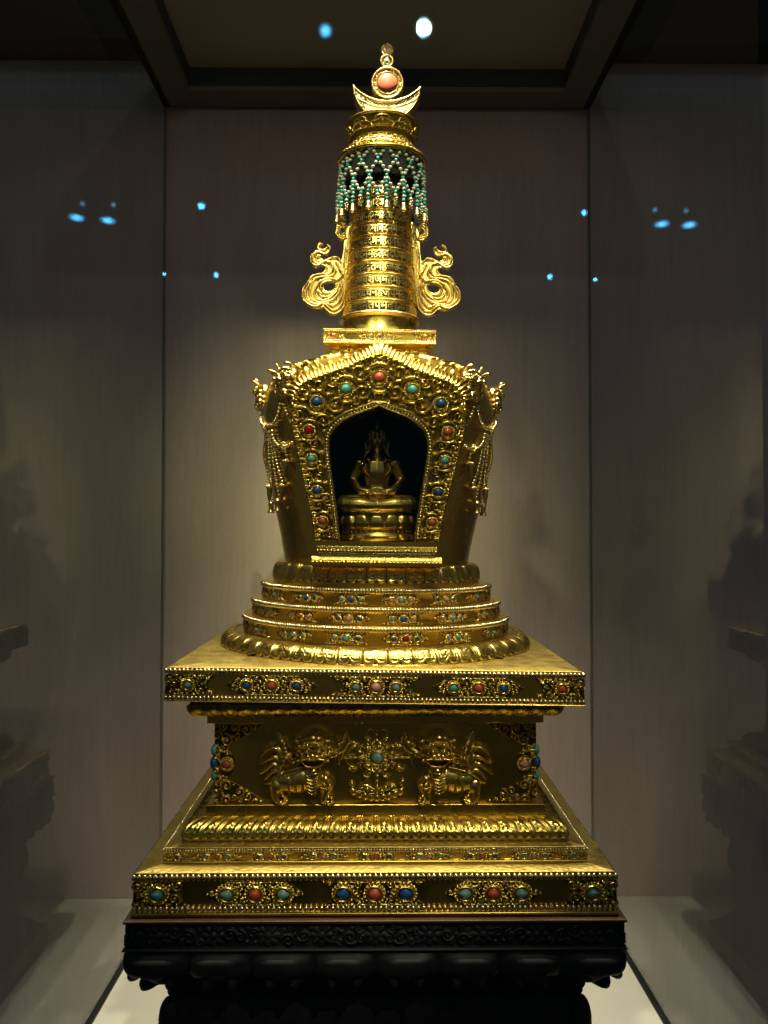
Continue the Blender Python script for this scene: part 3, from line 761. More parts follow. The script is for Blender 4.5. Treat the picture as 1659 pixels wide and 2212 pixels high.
def npart(name, mb, mats, smooth=True): me = mb.mesh(name, mats, smooth); me.transform(SH); me.update(); return link(name, me, stupa, LEAN)
gems = [(833, 292, 34, 'c'), (638, 360, 31, 't'), (467, 437, 29, 'l'), (422, 602, 25, 'r'), (437, 770, 24, 't'), (473, 957, 24, 'l'), (506, 1137, 23, 'c')]
sh = lambda u, v: bool(inpoly(np.array([u]), np.array([v]), outM)[0] and not inpoly(np.array([u]), np.array([v]), inMx)[0])
inc2 = np.array(NP(np.vstack([(inc + np.array([-32, -22]))[::-1], mir(inc + np.array([-32, -22]))[1:]]))); inMx = inc2
av = [(abs((x - CXN) * KX), nz(y), r * KX * 1.75) for x, y, r, k in gems]
# big C-scrolls wrapping each stone
for x, y, r, k in gems:
    u, v = (x - CXN) * KX, nz(y); R0 = r * KX
    for s in (1, -1):
        for st, span, rad in ((.3, 2.3, 2.35), (3.3, 2.1, 2.5)):
            t = np.linspace(st, st + span, 14); P = np.stack([s * (u + R0 * rad * np.cos(t)), v + R0 * rad * np.sin(t)], -1)
            R_.tube(P, np.interp(np.linspace(0, 1, 14), [0, .3, 1], [.12, .42, .3]) * R0, .0062, .001, mask=False)
            e_ = P[-1]; R_.bump(e_[0], e_[1], .5 * R0, .5 * R0, .0075, 0, .001, mask=False)
R_.fill(sh, .0125, .0068, .001, av, 53, passes=((1., 500), (.62, 700), (.36, 900)))
# leaf crest running along the outer edge
L = np.concatenate([[0], np.cumsum(np.hypot(*np.diff(outM, axis=0).T))])
for q in np.arange(0, L[-1], .0085):
    u = np.interp(q, L, outM[:, 0]); v = np.interp(q, L, outM[:, 1]); i = min(np.searchsorted(L, q), len(outM) - 2); d = outM[i + 1] - outM[i]; a = math.atan2(d[1], d[0])
    nx, ny = -d[1] / (np.hypot(*d) + 1e-9), d[0] / (np.hypot(*d) + 1e-9)
    if (u * nx + (v - nz(700)) * ny) > 0: nx, ny = -nx, -ny
    R_.bump(u + nx * .003, v + ny * .003, .0048, .0034, .0065, a + .5, .001, mask=False); R_.bump(u + nx * .0075, v + ny * .0075, .0032, .0046, .005, a - .4, .001, mask=False)
for x, y, r, k in gems:
    for s in ((1, -1) if x < 832 else (1,)):
        u, v, rr = s * (x - CXN) * KX, nz(y), r * KX
        R_.bump(u, v, rr * 1.85, rr * 1.85, .0042, 0, 0, pw=.3); R_.ring(u, v, rr * 1.1, rr * .17, .0035, .004); R_.beadring(u, v, rr * 1.5, 22, rr * .19, .0025, .004)
# bead border round the opening between two fillets
for off, rad, hh in ((-6, .0016, .006), (-33, .0016, .005)):
    o2 = np.array(NP(np.vstack([(inc + np.array([off, off * .7]))[::-1], mir(inc + np.array([off, off * .7]))[1:]]))); R_.tube(o2, rad, hh, .001, mask=False)
bc = np.array(NP(np.vstack([(inc + np.array([-19, -13]))[::-1], mir(inc + np.array([-19, -13]))[1:]])))
R_.tube(bc, .0035, .0012, .0002, mask=False); R_.H = np.where(mi_, 0, R_.H); R_.blur(); R_.M &= mo & ~mi_
m = MB(); R_.build(m, lambda u, v, h: np.stack([u, -sN - h, v], -1), sink=.0, ground=.0026)
# returns of the frame back to the vase, outside and into the opening
for P, y1 in ((outM, -.10),):
    A = np.stack([P[:, 0], np.full(len(P), -sN), P[:, 1]], -1); B_ = A.copy(); B_[:, 1] = y1; m.add(np.stack([A, B_], 1), grid_faces(len(P), 2))
frame = npart('niche_frame', m, [M_relief, M_ground_warm])
m = MB(); L = np.concatenate([[0], np.cumsum(np.hypot(*np.diff(bc, axis=0).T))]); q = np.arange(.002, L[-1] - .001, .0049)
beads(m, np.stack([np.interp(q, L, bc[:, 0]), np.full(len(q), -sN - .003), np.interp(q, L, bc[:, 1])], -1), .0023); npart('bead_border', m, M_pearl)
for x, y, r, k in gems:
    for s in ((1, -1) if x < 832 else (1,)):
        kk = 'c' if (k == 'r' and s < 0) else k
        o = gem(kk, frame, Matrix.Translation((s * (x - CXN) * KX, -sN - .0052 - SHK * (nz(y) - nz(700)), nz(y))), r * KX)
# fluted crest behind the plate
top = outM[(outM[:, 1] > nz(420))]; L = np.concatenate([[0], np.cumsum(np.hypot(*np.diff(top, axis=0).T))]); ns = 420; q = np.linspace(0, L[-1], ns)
P = np.stack([np.interp(q, L, top[:, 0]), np.interp(q, L, top[:, 1])], -1)
T = np.gradient(P, axis=0); T /= np.linalg.norm(T, axis=1)[:, None]; N = np.stack([-T[:, 1], T[:, 0]], -1)
N *= np.sign((N * (P - np.array([0, nz(620)]))).sum(1))[:, None]
for _ in range(14): N = (np.roll(N, 1, 0) + N + np.roll(N, -1, 0)) / 3 if False else np.vstack([N[:1], (N[:-2] + N[1:-1] + N[2:]) / 3, N[-1:]])
N /= np.linalg.norm(N, axis=1)[:, None]
flute = np.abs(np.sin(q / .0062 * PI)) ** .6
rows = []
for t in np.linspace(0, 1, 8):
    off = -.001 + (.0125 + .006 * np.exp(-(P[:, 0] / .02) ** 2)) * t + .0028 * flute * (.35 + .65 * t); y = -sN + .002 + .016 * t ** 1.5
    rows.append(np.stack([P[:, 0] + N[:, 0] * off, np.full(ns, y) - .0026 * flute, P[:, 1] + N[:, 1] * off], -1))
for t in (.0, 1.): rows.append(np.stack([rows[7][:, 0] - N[:, 0] * .002 * 0, rows[7][:, 1] + .004 + .05 * t, rows[7][:, 2] - .008 * t], -1))
m = MB(); m.add(np.stack(rows, 1), grid_faces(ns, len(rows))); npart('fluted_crest', m, M_smooth)
# lining, pane and plinth of the niche
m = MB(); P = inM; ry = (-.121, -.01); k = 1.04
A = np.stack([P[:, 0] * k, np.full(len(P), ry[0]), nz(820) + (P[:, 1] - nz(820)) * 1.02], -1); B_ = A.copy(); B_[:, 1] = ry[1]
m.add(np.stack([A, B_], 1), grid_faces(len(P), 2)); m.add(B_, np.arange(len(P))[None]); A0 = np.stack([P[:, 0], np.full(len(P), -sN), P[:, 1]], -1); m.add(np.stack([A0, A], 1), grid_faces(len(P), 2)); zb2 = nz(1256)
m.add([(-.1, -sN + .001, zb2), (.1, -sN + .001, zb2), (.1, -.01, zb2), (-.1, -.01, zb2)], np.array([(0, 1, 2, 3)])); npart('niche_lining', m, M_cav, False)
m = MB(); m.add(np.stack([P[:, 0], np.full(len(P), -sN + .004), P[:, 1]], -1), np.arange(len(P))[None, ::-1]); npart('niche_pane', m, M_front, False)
def hbox(mb, hw, y0, y1, z0, z1): boxmm(mb, (-hw, y0, z0), (hw, y1, z1))
m = MB(); wq = lambda x: (CXN - x) * KX
b1 = -sN + SHK * (nz(700) - nz(1256)) - .004
hbox(m, wq(458), b1, -.1, nz(1281), nz(1256)); hbox(m, wq(478), b1 + .006, -.1, nz(1345), nz(1281)); hbox(m, wq(428), b1 - .004, -.1, nz(1402), nz(1387)); part('niche_plinth', m, M_smooth, lean=True, smooth=False)
m = MB()
def petal_face(mb, hw, y0, y1, z0, z1, n, amp, asp=1.):
    s = np.linspace(0, 1, 18); k = np.arange(n * 16 + 1); t = k / (n * 16) * 2 - 1; u = (k % 16) / 16 * 2 - 1; H = petal_h(u[:, None], s[None], asp) * amp; qq = H / amp + .3
    yy = y0 + (y1 - y0) * np.sin(s * PI / 2); zz = z0 + (z1 - z0) * (1 - np.cos(s * PI / 2)) ** .8
    padd(mb, np.stack([np.broadcast_to((t * hw)[:, None] * (1 + (0 if y1 > y0 else .0) * s), H.shape), yy[None] - H, np.broadcast_to(zz[None], H.shape)], -1), grid_faces(len(k), 18), qq)
petal_face(m, wq(470), b1 + .004, b1 + .002, nz(1282), nz(1317), 18, .003); petal_face(m, wq(442), b1 + .006, b1 - .001, nz(1344), nz(1387), 17, .0035)
for s in (1, -1): 
    hbox_y = None
part('plinth_petals', m, [M_relief, M_ground], lean=True)
m = MB(); n = 52; xs = np.linspace(-wq(492), wq(492), n); beads(m, np.stack([xs, np.full(n, b1 + .004), np.full(n, nz(1331))], -1), (.0019, .0022, .0032)); part('bead_border', m, M_pearl, lean=True)

# ---------------------------------------------------------------- neck of the vase and square crown box
def sqs(xl, xr, y): w, z = sq(xl, xr, y); return w, zs(z)
wH, zH1 = sqs(705, 950, 711); zH0 = sqs(705, 950, 742)[1]; wI = .081; zh2 = sqs(716, 940, 774)[1]; wJ = .0885; zv1 = vp[-1][1]
m = MB(); sqprof(m, [(wJ, zv1 - .012), (wJ, zv1 - .003), (wJ - .003, zv1), (wJ - .003, zh2 - .004), (wJ, zh2 - .003), (wJ, zh2), (wI, zh2 + .0015), (wI, zH0 - .006), (wH - .004, zH0 - .001), (wH, zH0), (wH, zH0 + .0025), (wH - .004, zH0 + .004), (wH - .004, zH1 - .004), (wH, zH1 - .003), (wH, zH1), (.06, zH1 + .001)]); part('crown_box', m, M_smooth, lean=True, smooth=False)
m = MB(); bead_square(m, wH - .0015, zH1 - .0042, .0042, (.0019, .0019, .0024), (0, 1, 2, 3)); part('bead_border', m, M_pearl, lean=True); m = MB(); bead_square(m, wH - .0015, zH0 + .0042, .0042, (.0019, .0019, .0024), (0, 1, 2, 3)); part('bead_border', m, M_pearl, lean=True); m = MB(); bead_square(m, wJ - .001, zh2 - .0045, .004, (.0017, .0017, .0022)); part('bead_border', m, M_pearl, lean=True)
hh = (zH1 - zH0 - .0125) / 2; zm = (zH1 + zH0) / 2
t = tile(.040, hh, 'P', 3, .0032, .0036, 61, .0005, big=1.1, gap=.0155); face_cartouche(t[0], t[1], 'tlt', wH - .004, 0, zm, 0, True)
tE = tile(.022, hh, 'E', 1, .0034, .0036, 63, .0005); tEm = mirror_mesh(tE)
face_cartouche(tE[0], tE[1], 'c', wH - .004, -wH + .0215, zm, 0, True); face_cartouche(tEm[0], tEm[1], 'c', wH - .004, wH - .0215, zm, 0, True)
hh = (zH0 - zh2 - .008) / 2; zm = zh2 + hh + .002
t = tile(.017, hh, 'R', 2, .0027, .003, 65, .0005, gap=.016)
for s in (1, -1): face_cartouche(t[0], t[1], 'lg' if s < 0 else 'gl', wI, s * .052, zm, 0, True)

# ---------------------------------------------------------------- spire of thirteen rings
rz0, zr0 = rd(84, 690); zr0 = zs(zr0); zsb = zH1 + .001
NR = 13; rh = .0232
def sr(z): return rz0 - .002 - (z - zr0) * .0735
m = MB(); lathe(m, sharp([(rz0 + .002, zsb), (rz0 + .003, zsb + .002), (rz0 - .006, zsb + .004), (rz0 - .004, zr0 - .007)]), 96); petal_ring(m, [(rz0 - .005, zsb + .004), (rz0 - .004, zr0 - .007)], 22, .003, nu=14); part('spire_foot', m, [M_relief, M_ground], lean=True)
m = MB(); lathe(m, sharp([(rz0 - .005, zr0 - .008), (rz0 + .003, zr0 - .006), (rz0 + .004, zr0 - .003), (rz0 + .0015, zr0), (rz0 - .004, zr0 + .001)]), 96); part('spire_flange', m, M_bead, lean=True)
TXT = ['पमदहमताहन्तयदमादतयनतपमवर', 'णवदमतरहथतदमहधमवतरदधनहजय', 'नाबमावहदतमददमहदनतधवशजमह', 'रनतअनदसावहमभादमसनवदतमहज', 'मतहधपमावहतदहशवाभदनमहतवद', 'दमावसबहतदनधमहजयतपवदमनहत', 'वहतमधदपाभजनहवतसमदहमावदन', 'हमवउदतधनजबमहतवदसपहमनादध', 'दमतहवनधसजमहतवदपहमनादधवह', 'वहमतदनधजसमहवतदपहमनादधमत', 'मदहतवनधजसमहतवदपहमनादधतव', 'तदमहवनधजसमहतवदपहमनादधवद', 'नमहतवदधजसमहतवदपहमनादधहम']
def letters(txt, r, z0, h, slope):
    cu = bpy.data.curves.new('script', 'FONT'); cu.body = txt; cu.size = 1; cu.extrude = .05; cu.offset = .014; cu.resolution_u = 2
    o = bpy.data.objects.new('script', cu); COL.objects.link(o); dg = bpy.context.evaluated_depsgraph_get(); dg.update()
    me = bpy.data.meshes.new_from_object(o.evaluated_get(dg)); bpy.data.objects.remove(o); n = len(me.vertices)
    c = np.zeros(n * 3); me.vertices.foreach_get('co', c); c = c.reshape(-1, 3)
    y0, y1 = np.percentile(c[:, 1], 3), np.percentile(c[:, 1], 97); x0, x1 = c[:, 0].min(), c[:, 0].max()
    s = np.clip((c[:, 1] - y0) / (y1 - y0), -.08, 1.08); a = ((c[:, 0] - x0) / (x1 - x0) - .5) * 2 * PI * .995
    z = z0 + s * h; R = r - slope * s * h + np.clip((c[:, 2] + .05) / .1, 0, 1) * .0028 - .0006
    c = np.stack([R * np.sin(a), -R * np.cos(a), z], -1); me.vertices.foreach_set('co', c.ravel()); me.update()
    me.materials.clear(); me.materials.append(M_script); return me
for i in range(NR):
    z = zr0 + i * rh; r0, r1 = sr(z), sr(z + rh); g = .0030
    m = MB(); hb = rh * .77
    # text field, upper and lower fillet, rounded smooth ring above
    prof = sharp([(r0 - g, z), (r0 - .0006, z + .0002), (r0 - .0004, z + .0011), (r0 - g, z + .0014)]) 
    lathe(m, prof, 96); lathe(m, [(r0 - g, z + .0013), (r0 - g - .0012, z + hb)], 96, 1)
    t = np.linspace(-PI / 2, PI / 2, 9); zc_ = z + (hb + rh) / 2; rr = (rh - hb) / 2
    lathe(m, sharp([(r0 - g - .001, z + hb - .0012), (r1 - .0004, z + hb - .0010), (r1 - .0004, z + hb - .0001), (r1 - .003, z + hb + .0004)]), 96)
    lathe(m, [(r1 - .0035 + .0032 * math.cos(a), zc_ + rr * .95 * math.sin(a)) for a in t], 96)
    part('spire_ring', m, [M_smooth, M_band], lean=True)
    link('script_band', letters(TXT[i] + TXT[i][3:21], r0 - g, z + .0027, hb - .0046, .0735), stupa, LEAN)

# ---------------------------------------------------------------- canopy, bead net, dish
rK, zK = rd(98.5, 352); zK = zs(zK); rQ, zQ = rd(80.5, 275); zQ = zs(zQ)
zsp = zr0 + NR * rh
m = MB(); lathe(m, sharp([(sr(zsp) - .004, zsp - .002), (rK - .012, zK - .012), (rK - .008, zK - .002), (rK - .002, zK - .003), (rK, zK - .001), (rK - .0005, zK + .002), (rK - .004, zK + .004)]), 112); can = part('canopy', m, M_smooth, lean=True)
m = MB(); R_ = Relief(-PI, PI, 0, 1, .012)
R_.pad(np.ones_like(R_.U, bool), .02)
r_ = random.Random(4)
rC0, zC0, rC1, zC1 = rK - .004, zK + .0035, .050, zK + .031
for k in range(14):
    a = -PI + (k + .5) * 2 * PI / 14
    for s in (1, -1):
        for v, rad in ((.30, .15), (.62, .12), (.82, .09)): R_.spiral(a + s * (.20 - .10 * v), v, rad, PI / 2 - s * 1., s, .9, .05, tk=.3)
    R_.bump(a, .25, .1, .16, 1., 0, .05); R_.bump(a, .65, .07, .2, 1., 0, .05)
for k in range(60): R_.bump(-PI + k * 2 * PI / 60, .05, .045, .05, .7)
R_.blur()
def crownfn(u, v, h):
    r = rC0 + (rC1 - rC0) * v ** .85 + h * .0045; z = zC0 + (zC1 - zC0) * v ** 1.15 + h * .003 + .005 * np.maximum(v - .8, 0) * 5 * np.abs(np.cos(u * 7)); return np.stack([r * np.sin(u), -r * np.cos(u), z], -1)
R_.build(m, crownfn, sink=0); crown = part('canopy_crown', m, M_relief, lean=True)
for k in range(14):
    a = 2 * PI * (k - .14) / 14; gm = MB(); kind = k % 2
    gm = ('pale' if kind == 0 else 'coral')
    V, T, Q = SPH2
    key = ('cb', kind)
    if key not in _gm: b = MB(); b.add(V, [T, Q]); _gm[key] = b.mesh('crown_bead', M_pale if kind == 0 else M_pink)
    rr = .0052 if kind == 0 else .0044
    link('crown_bead', _gm[key], crown, Matrix.Rotation(a, 4, 'Z') @ Matrix.Translation((0, -rC1 - .003, zC1 + .006 + (.002 if kind == 0 else 0))) @ Matrix.Diagonal((rr, rr, rr * 1.25, 1)))
# dish
zd0 = zs(CZ + .703)
m = MB(); lathe(m, sharp([(.040, zC1 - .004), (.043, zC1 + .004), (.050, zd0 - .004), (.0565, zd0), (.060, zd0 + .010), (rQ - .003, zQ - .003), (rQ, zQ - .002), (rQ + .0006, zQ), (rQ - .001, zQ + .002), (rQ - .004, zQ + .0015), (rQ - .012, zQ - .004), (.01, zQ - .008)]), 112)
dish = part('dish', m, M_smooth, lean=True)
R_ = Relief(-PI, PI, 0, 1, .0125); 
for k in range(9):
    a = -PI + k * 2 * PI / 9 + PI / 9
    P = [(a - .30, .15), (a - .34, .45), (a - .22, .6), (a - .18, .85), (a, .95), (a + .18, .85), (a + .22, .6), (a + .34, .45), (a + .30, .15)]
    R_.tube(curve(P, 5), .05, 1.)
    for s in (1, -1):
        R_.spiral(a + s * .12, .25, .11, 0 if s < 0 else PI, s, .9, tk=.3); R_.spiral(a + s * .27, .3, .09, 0 if s > 0 else PI, -s, .8, tk=.3)
    for q in range(7): R_.bump(a + (q - 3) * .045, .8 - abs(q - 3) * .06, .03, .06, .9)
    R_.bump(a, .55, .06, .14, .9)
R_.blur(); m = MB(); R_.build(m, lambda u, v, h: (lambda r, z: np.stack([r * np.sin(u), -r * np.cos(u), z], -1))(.0585 + (rQ - .0035 - .0585) * v ** 1.0 + h * .0035, zd0 + .004 + (zQ - .006 - zd0 - .004) * v)); part('dish_scrollwork', m, M_relief, lean=True)

m = MB(); lathe(m, sharp([(.0700, zK - .046), (.0712, zK - .045), (.0735, zK - .004), (.060, zK - .002)]), 96); part('canopy_shade_drum', m, pbr('canopy shade', (.010, .014, .015), .8), lean=True)  # added black drum: the canopy's shade behind the net, put in as colour
# beaded net with bells hanging round the spire
bellprof = [(.0, .0000), (.0022, -.0004), (.0036, -.002), (.0042, -.006), (.0045, -.010), (.0056, -.0135), (.0062, -.0145), (.0052, -.0143), (.004, -.011), (.0, -.003)]
mbell = MB(); lathe(mbell, bellprof, 20); beads(mbell, [(0, 0, .0012)], .0016); beads(mbell, [(0, 0, -.0135)], .0018, hi=True); BELL = mbell.mesh('bell', M_bell)
mt = MB()
for i in range(14): a = i * 2.4; beads(mt, [(.003 * math.cos(a) * (1 - i / 30), .003 * math.sin(a) * (1 - i / 30), -.0012 * i * .8)], .0017)
TASS = mt.mesh('tassel', M_bell)
rNet = .0775; NS = 16; zt = zK - .0035; dz = .0071; SEQ = [.8, .55, .27, 0, .27, .55, .8, 1, .8, .55, .27, 0]
for k in range(NS):
    a0 = 2 * PI * (k - .22) / NS; m = MB(); P0, P1 = [], []; half = PI / NS; r_ = random.Random(k)
    for j, tr in enumerate(SEQ):
        rr = rNet - .0014 * max(0, 3 - j)
        for s in (1, -1):
            if tr in (0, 1) and s < 0: continue
            a = a0 + s * half * tr + r_.uniform(-.012, .012); p = (rr * math.sin(a), -rr * math.cos(a), zt - j * dz + r_.uniform(-.0008, .0008)); (P1 if tr in (0, 1) else P0).append(p)
    for j in range(1, 7):
        a = a0 + half + r_.uniform(-.015, .015); (P0 if j % 2 else P1).append((rNet * 1.03 * math.sin(a), -rNet * 1.03 * math.cos(a), zt - 7 * dz - j * .0068))
    P0.append((rNet * 1.03 * math.sin(a0), -rNet * 1.03 * math.cos(a0), zt - 11 * dz - .0068))
    beads(m, P0, np.array((.0036, .0036, .0031)), 0, True); beads(m, P1, .0034, 1, True)
    o = part('bead_strand', m, [M_pale, M_turqb], lean=True)
    link('bell', BELL, o, Matrix.Translation((rNet * 1.03 * math.sin(a0 + half), -rNet * 1.03 * math.cos(a0 + half), zt - 7 * dz - 6 * .0068 - .0035)))
    link('tassel', TASS, o, Matrix.Translation((rNet * 1.03 * math.sin(a0), -rNet * 1.03 * math.cos(a0), zt - 11 * dz - .0105)))

# ---------------------------------------------------------------- sun, moon and jewel finial
YF = D - .018; kF = .5486 / 4.88 / F * YF
def fp(x, y): p = at_s((1360 + x / 4.88) * .5486, (150 + y / 4.88) * .5486, YF); return p[0], p[2]
cu0 = fp(800, 870)[0]; kz = (fp(800, 800)[1] - fp(800, 900)[1]) / 100
def finial(name, R, y, thick, mat): m = MB(); R.build(m, lambda u, v, h: np.stack([u, y - h, v], -1), thick=thick); return part(name, m, mat, lean=True)
cx, cy = fp(797, 950); Ro = 668 * kF; czi = fp(797, 352)[1]; Ri = 858 * kF
R_ = Relief(cx - Ro - .001, cx + Ro + .001, cy - Ro, fp(0, 870)[1], .0006)
do = np.hypot(R_.U - cx, R_.V - cy); di = np.hypot(R_.U - cx, R_.V - czi); R_.pad((do < Ro) & (di > Ri), .0015)
for rr_, cc, rng_ in ((Ro - .0025, (cx, cy), (PI, 2 * PI)), (Ri + .004, (cx, czi), None)):
    t = np.linspace(PI + .02, 2 * PI - .02, 60) if rng_ else np.linspace(1.5 * PI - .80, 1.5 * PI + .80, 60)
    R_.tube(np.stack([cc[0] + rr_ * np.cos(t), cc[1] + rr_ * np.sin(t)], -1), .0022, .004, .001, mask=False)
t = np.linspace(1.5 * PI - .68, 1.5 * PI + .68, 26)
for i, a in enumerate(t): R_.spiral(cx + (Ri + .0095) * math.cos(a), czi + (Ri + .0095) * math.sin(a), .0026, a, 1 if i % 2 else -1, .003, .001, tail=.6)
for i, a in enumerate(np.linspace(PI + .12, 1.5 * PI - .3, 14)):
    for s in (1, -1):
        aa = a if s > 0 else 3 * PI - a; R_.spiral(cx + (Ro - .0075) * math.cos(aa), cy + (Ro - .0075) * math.sin(aa), .0026, aa, s, .003, .001, tail=.6)
t = np.linspace(1.5 * PI - .62, 1.5 * PI + .62, 40); R_.tube(np.stack([cx + (Ri + .0145) * np.cos(t), czi + (Ri + .0145) * np.sin(t)], -1), .0016, .003, .001, mask=False)
R_.M &= (do < Ro) & (di > Ri); R_.blur(); finial('crescent_moon', R_, 0.0 - .018, .034, M_bead)
def disc(name, x, y, rpx, inner, ys, thick, nspi):
    u, v = fp(x, y); r = rpx * kF; R = Relief(u - r, u + r, v - r, v + r, .0005); R.pad(np.hypot(R.U - u, R.V - v) < r, .001)
    R.ring(u, v, r - .0022, .0022, .004, .001)
    for i in range(nspi): a = 2 * PI * i / nspi; R.spiral(u + (r + inner * kF) / 2 * .985 * math.cos(a), v + (r + inner * kF) / 2 * .985 * math.sin(a), (r - inner * kF) * .22, a, 1 if i % 2 else -1, .0028, .001, tail=.7)
    R.ring(u, v, inner * kF * 1.06, .0011, .003, .001); R.M &= np.hypot(R.U - u, R.V - v) < r; R.blur(); return finial(name, R, ys, thick, M_bead), u, v
o, u, v = disc('sun_disc', 808, 872, 322, 205, -.018, .026, 26)
r = 203 * kF; me = gem_mesh('c').copy(); me.materials.clear(); me.materials.append(M_topcoral)
link('coral_stone', me, o, Matrix.Translation((u, -.018 - .0012, v)) @ Matrix.Diagonal((r, r * .55, r, 1)))
o, u, v = disc('small_disc', 797, 446, 140, 52, -.016, .016, 12); gem('g', o, Matrix.Translation((u, -.0185, v)), 50 * kF)
u, v = fp(803, 228); R_ = Relief(u - 135 * kF, u + 135 * kF, v - 120 * kF, v + 150 * kF, .0004)
R_.bump(u, v - 8 * kF, 85 * kF, 95 * kF, .004, 0, .001); 
for i in range(15):
    a = -PI * .36 + i * (PI * 1.72) / 14; rr = (108 + 25 * math.exp(-((a - PI / 2) / .3) ** 2)) * kF; R_.bump(u + rr * .98 * math.cos(a), v + rr * math.sin(a), 24 * kF, 24 * kF, .004, 0, .001); R_.tube([(u + rr * .55 * math.cos(a), v + rr * .55 * math.sin(a)), (u + rr * math.cos(a), v + rr * math.sin(a))], 13 * kF, .003, .001)
R_.ring(u, v - 5 * kF, 62 * kF, 9 * kF, .004, .003, .72)
R_.blur(); o = finial('flame_jewel', R_, -.014, .008, M_bead); link('amethyst_stone', None, o) if False else None
mm = gem_mesh('r').copy(); mm.materials.clear(); mm.materials.append(stone('violet stone', (.16, .09, .14), (.3, .2, .28))); link('violet_stone', mm, o, Matrix.Translation((u, -.0175, v - 6 * kF)) @ Matrix.Diagonal((30 * kF, 34 * kF, 55 * kF, 1)))

# ---------------------------------------------------------------- ribbon wings beside the spire
def ribbon(sgn):
    sc = 6.146; Yr = D - .004
    def T(x, y):
        p = at_s((1160 + x / sc) * .5486, (920 + y / sc) * .5486, Yr); return np.array([sgn * (p[0] + (.0 if sgn > 0 else -.004)), p[2]])
    def T2(x, y):
        p = at_s((1100 + x / 1.952) * .5486, (750 + y / 1.952) * .5486, Yr); return np.array([sgn * (p[0] + (.0 if sgn > 0 else -.004)), p[2]])
    out = [(710, 265), (640, 240), (560, 275), (510, 370), (525, 415), (420, 500), (380, 600), (385, 740), (430, 805), (520, 842), (600, 812), (660, 800), (722, 870), (665, 960), (560, 985), (430, 1020), (340, 1100), (300, 1170), (290, 1220), (210, 1310), (175, 1430), (175, 1580), (210, 1670), (330, 1760), (480, 1822), (600, 1822), (680, 1842), (760, 1920), (880, 1980), (1000, 1980), (1130, 1920), (1230, 1800), (1275, 1620), (1290, 1450), (1330, 1100), (1362, 700), (1400, 200), (1440, -260), (1330, -260), (1250, 0), (1190, 180), (1170, 450), (1122, 640), (1050, 575), (940, 560), (860, 600), (745, 638), (690, 610), (640, 560), (680, 525), (780, 540), (850, 460), (880, 370), (850, 290), (775, 265), (762, 320), (722, 378), (655, 390), (618, 360), (645, 300)]
    hole = [(700, 1250), (760, 1208), (850, 1195), (950, 1205), (972, 1230), (945, 1310), (880, 1370), (800, 1385), (730, 1350), (700, 1300)]
    ridges = [[(790, 285), (860, 370), (830, 465), (740, 505), (620, 475), (500, 445), (420, 520), (395, 640), (440, 755), (540, 785), (680, 730), (800, 645), (930, 590), (1050, 600), (1130, 690)],
              [(690, 265), (620, 270), (560, 350), (600, 410), (720, 415), (790, 350)], [(665, 535), (560, 565), (540, 640), (600, 690), (720, 640)],
              [(640, 440), (490, 500), (445, 600), (485, 700), (580, 735), (720, 690), (850, 685), (905, 770), (920, 870), (870, 960), (800, 1005), (660, 985)],
              [(640, 800), (720, 790), (765, 860), (720, 955), (640, 985), (480, 1015), (390, 1090), (325, 1195), (225, 1315), (192, 1450), (205, 1590), (300, 1690), (440, 1765), (560, 1765), (660, 1705)],
              [(780, 705), (880, 725), (945, 830), (980, 930), (920, 1025), (800, 1055), (640, 1065), (500, 1110), (425, 1205), (390, 1330), (375, 1480), (425, 1600), (540, 1662), (680, 1685), (830, 1650), (980, 1560), (1085, 1420), (1150, 1250), (1165, 1110)],
              [(1000, 705), (1060, 785), (1110, 900), (1150, 960), (1130, 1050), (1040, 1130), (920, 1110), (780, 1105), (640, 1165), (565, 1245), (500, 1350), (480, 1470), (545, 1580), (680, 1630), (830, 1580), (1000, 1440), (1090, 1260)],
              [(930, 1165), (780, 1165), (675, 1220), (635, 1320), (685, 1420), (800, 1465), (920, 1420), (1000, 1320), (1025, 1210)], [(560, 1385), (600, 1480), (700, 1542), (820, 1530), (960, 1440), (1060, 1300), (1105, 1170)],
              [(400, 1150), (345, 1260), (275, 1400), (280, 1550), (370, 1660), (500, 1715), (640, 1705)],
              [(630, 1815), (700, 1790), (765, 1850), (850, 1930), (980, 1955), (1105, 1895), (1195, 1780), (1240, 1600), (1268, 1400), (1308, 1000), (1345, 600), (1385, 150), (1420, -250)],
              [(660, 1742), (740, 1722), (825, 1800), (920, 1858), (1040, 1830), (1135, 1720), (1190, 1560), (1220, 1350), (1255, 1050), (1290, 600), (1335, 100), (1380, -250)],
              [(770, 1690), (860, 1742), (960, 1742), (1075, 1640), (1150, 1480), (1190, 1250), (1215, 950), (1225, 600), (1270, 200)]]
    O = np.array([T(*p) for p in curve(out + [out[0]], 4)]); Hh = np.array([T(*p) for p in curve(hole + [hole[0]], 4)])
    # upper pair of curls
    lob = [[(560, 290), (510, 230), (440, 245), (445, 160), (430, 140), (470, 118), (500, 140), (505, 190), (520, 240)], [(560, 290), (480, 245), (440, 270), (432, 320), (440, 365), (480, 388), (520, 370), (560, 320)]]
    pts = np.vstack([O] + [np.array([T2(*p) for p in l]) for l in lob])
    R = Relief(pts[:, 0].min(), pts[:, 0].max(), pts[:, 1].min(), pts[:, 1].max(), .00055)
    mk = inpoly(R.U, R.V, O) & ~inpoly(R.U, R.V, Hh)
    for l, hc, hr in ((lob[0], (484, 190), 17), (lob[1], (488, 312), 17)):
        c = np.array([T2(*p) for p in curve(l + [l[0]], 5)]); q = T2(*hc); k = abs(T2(0, 0)[0] - T2(1, 0)[0]); mk |= inpoly(R.U, R.V, c) & (np.hypot(R.U - q[0], R.V - q[1]) > hr * k)
    R.pad(mk, .0012); k = abs(T(0, 0)[0] - T(1, 0)[0])
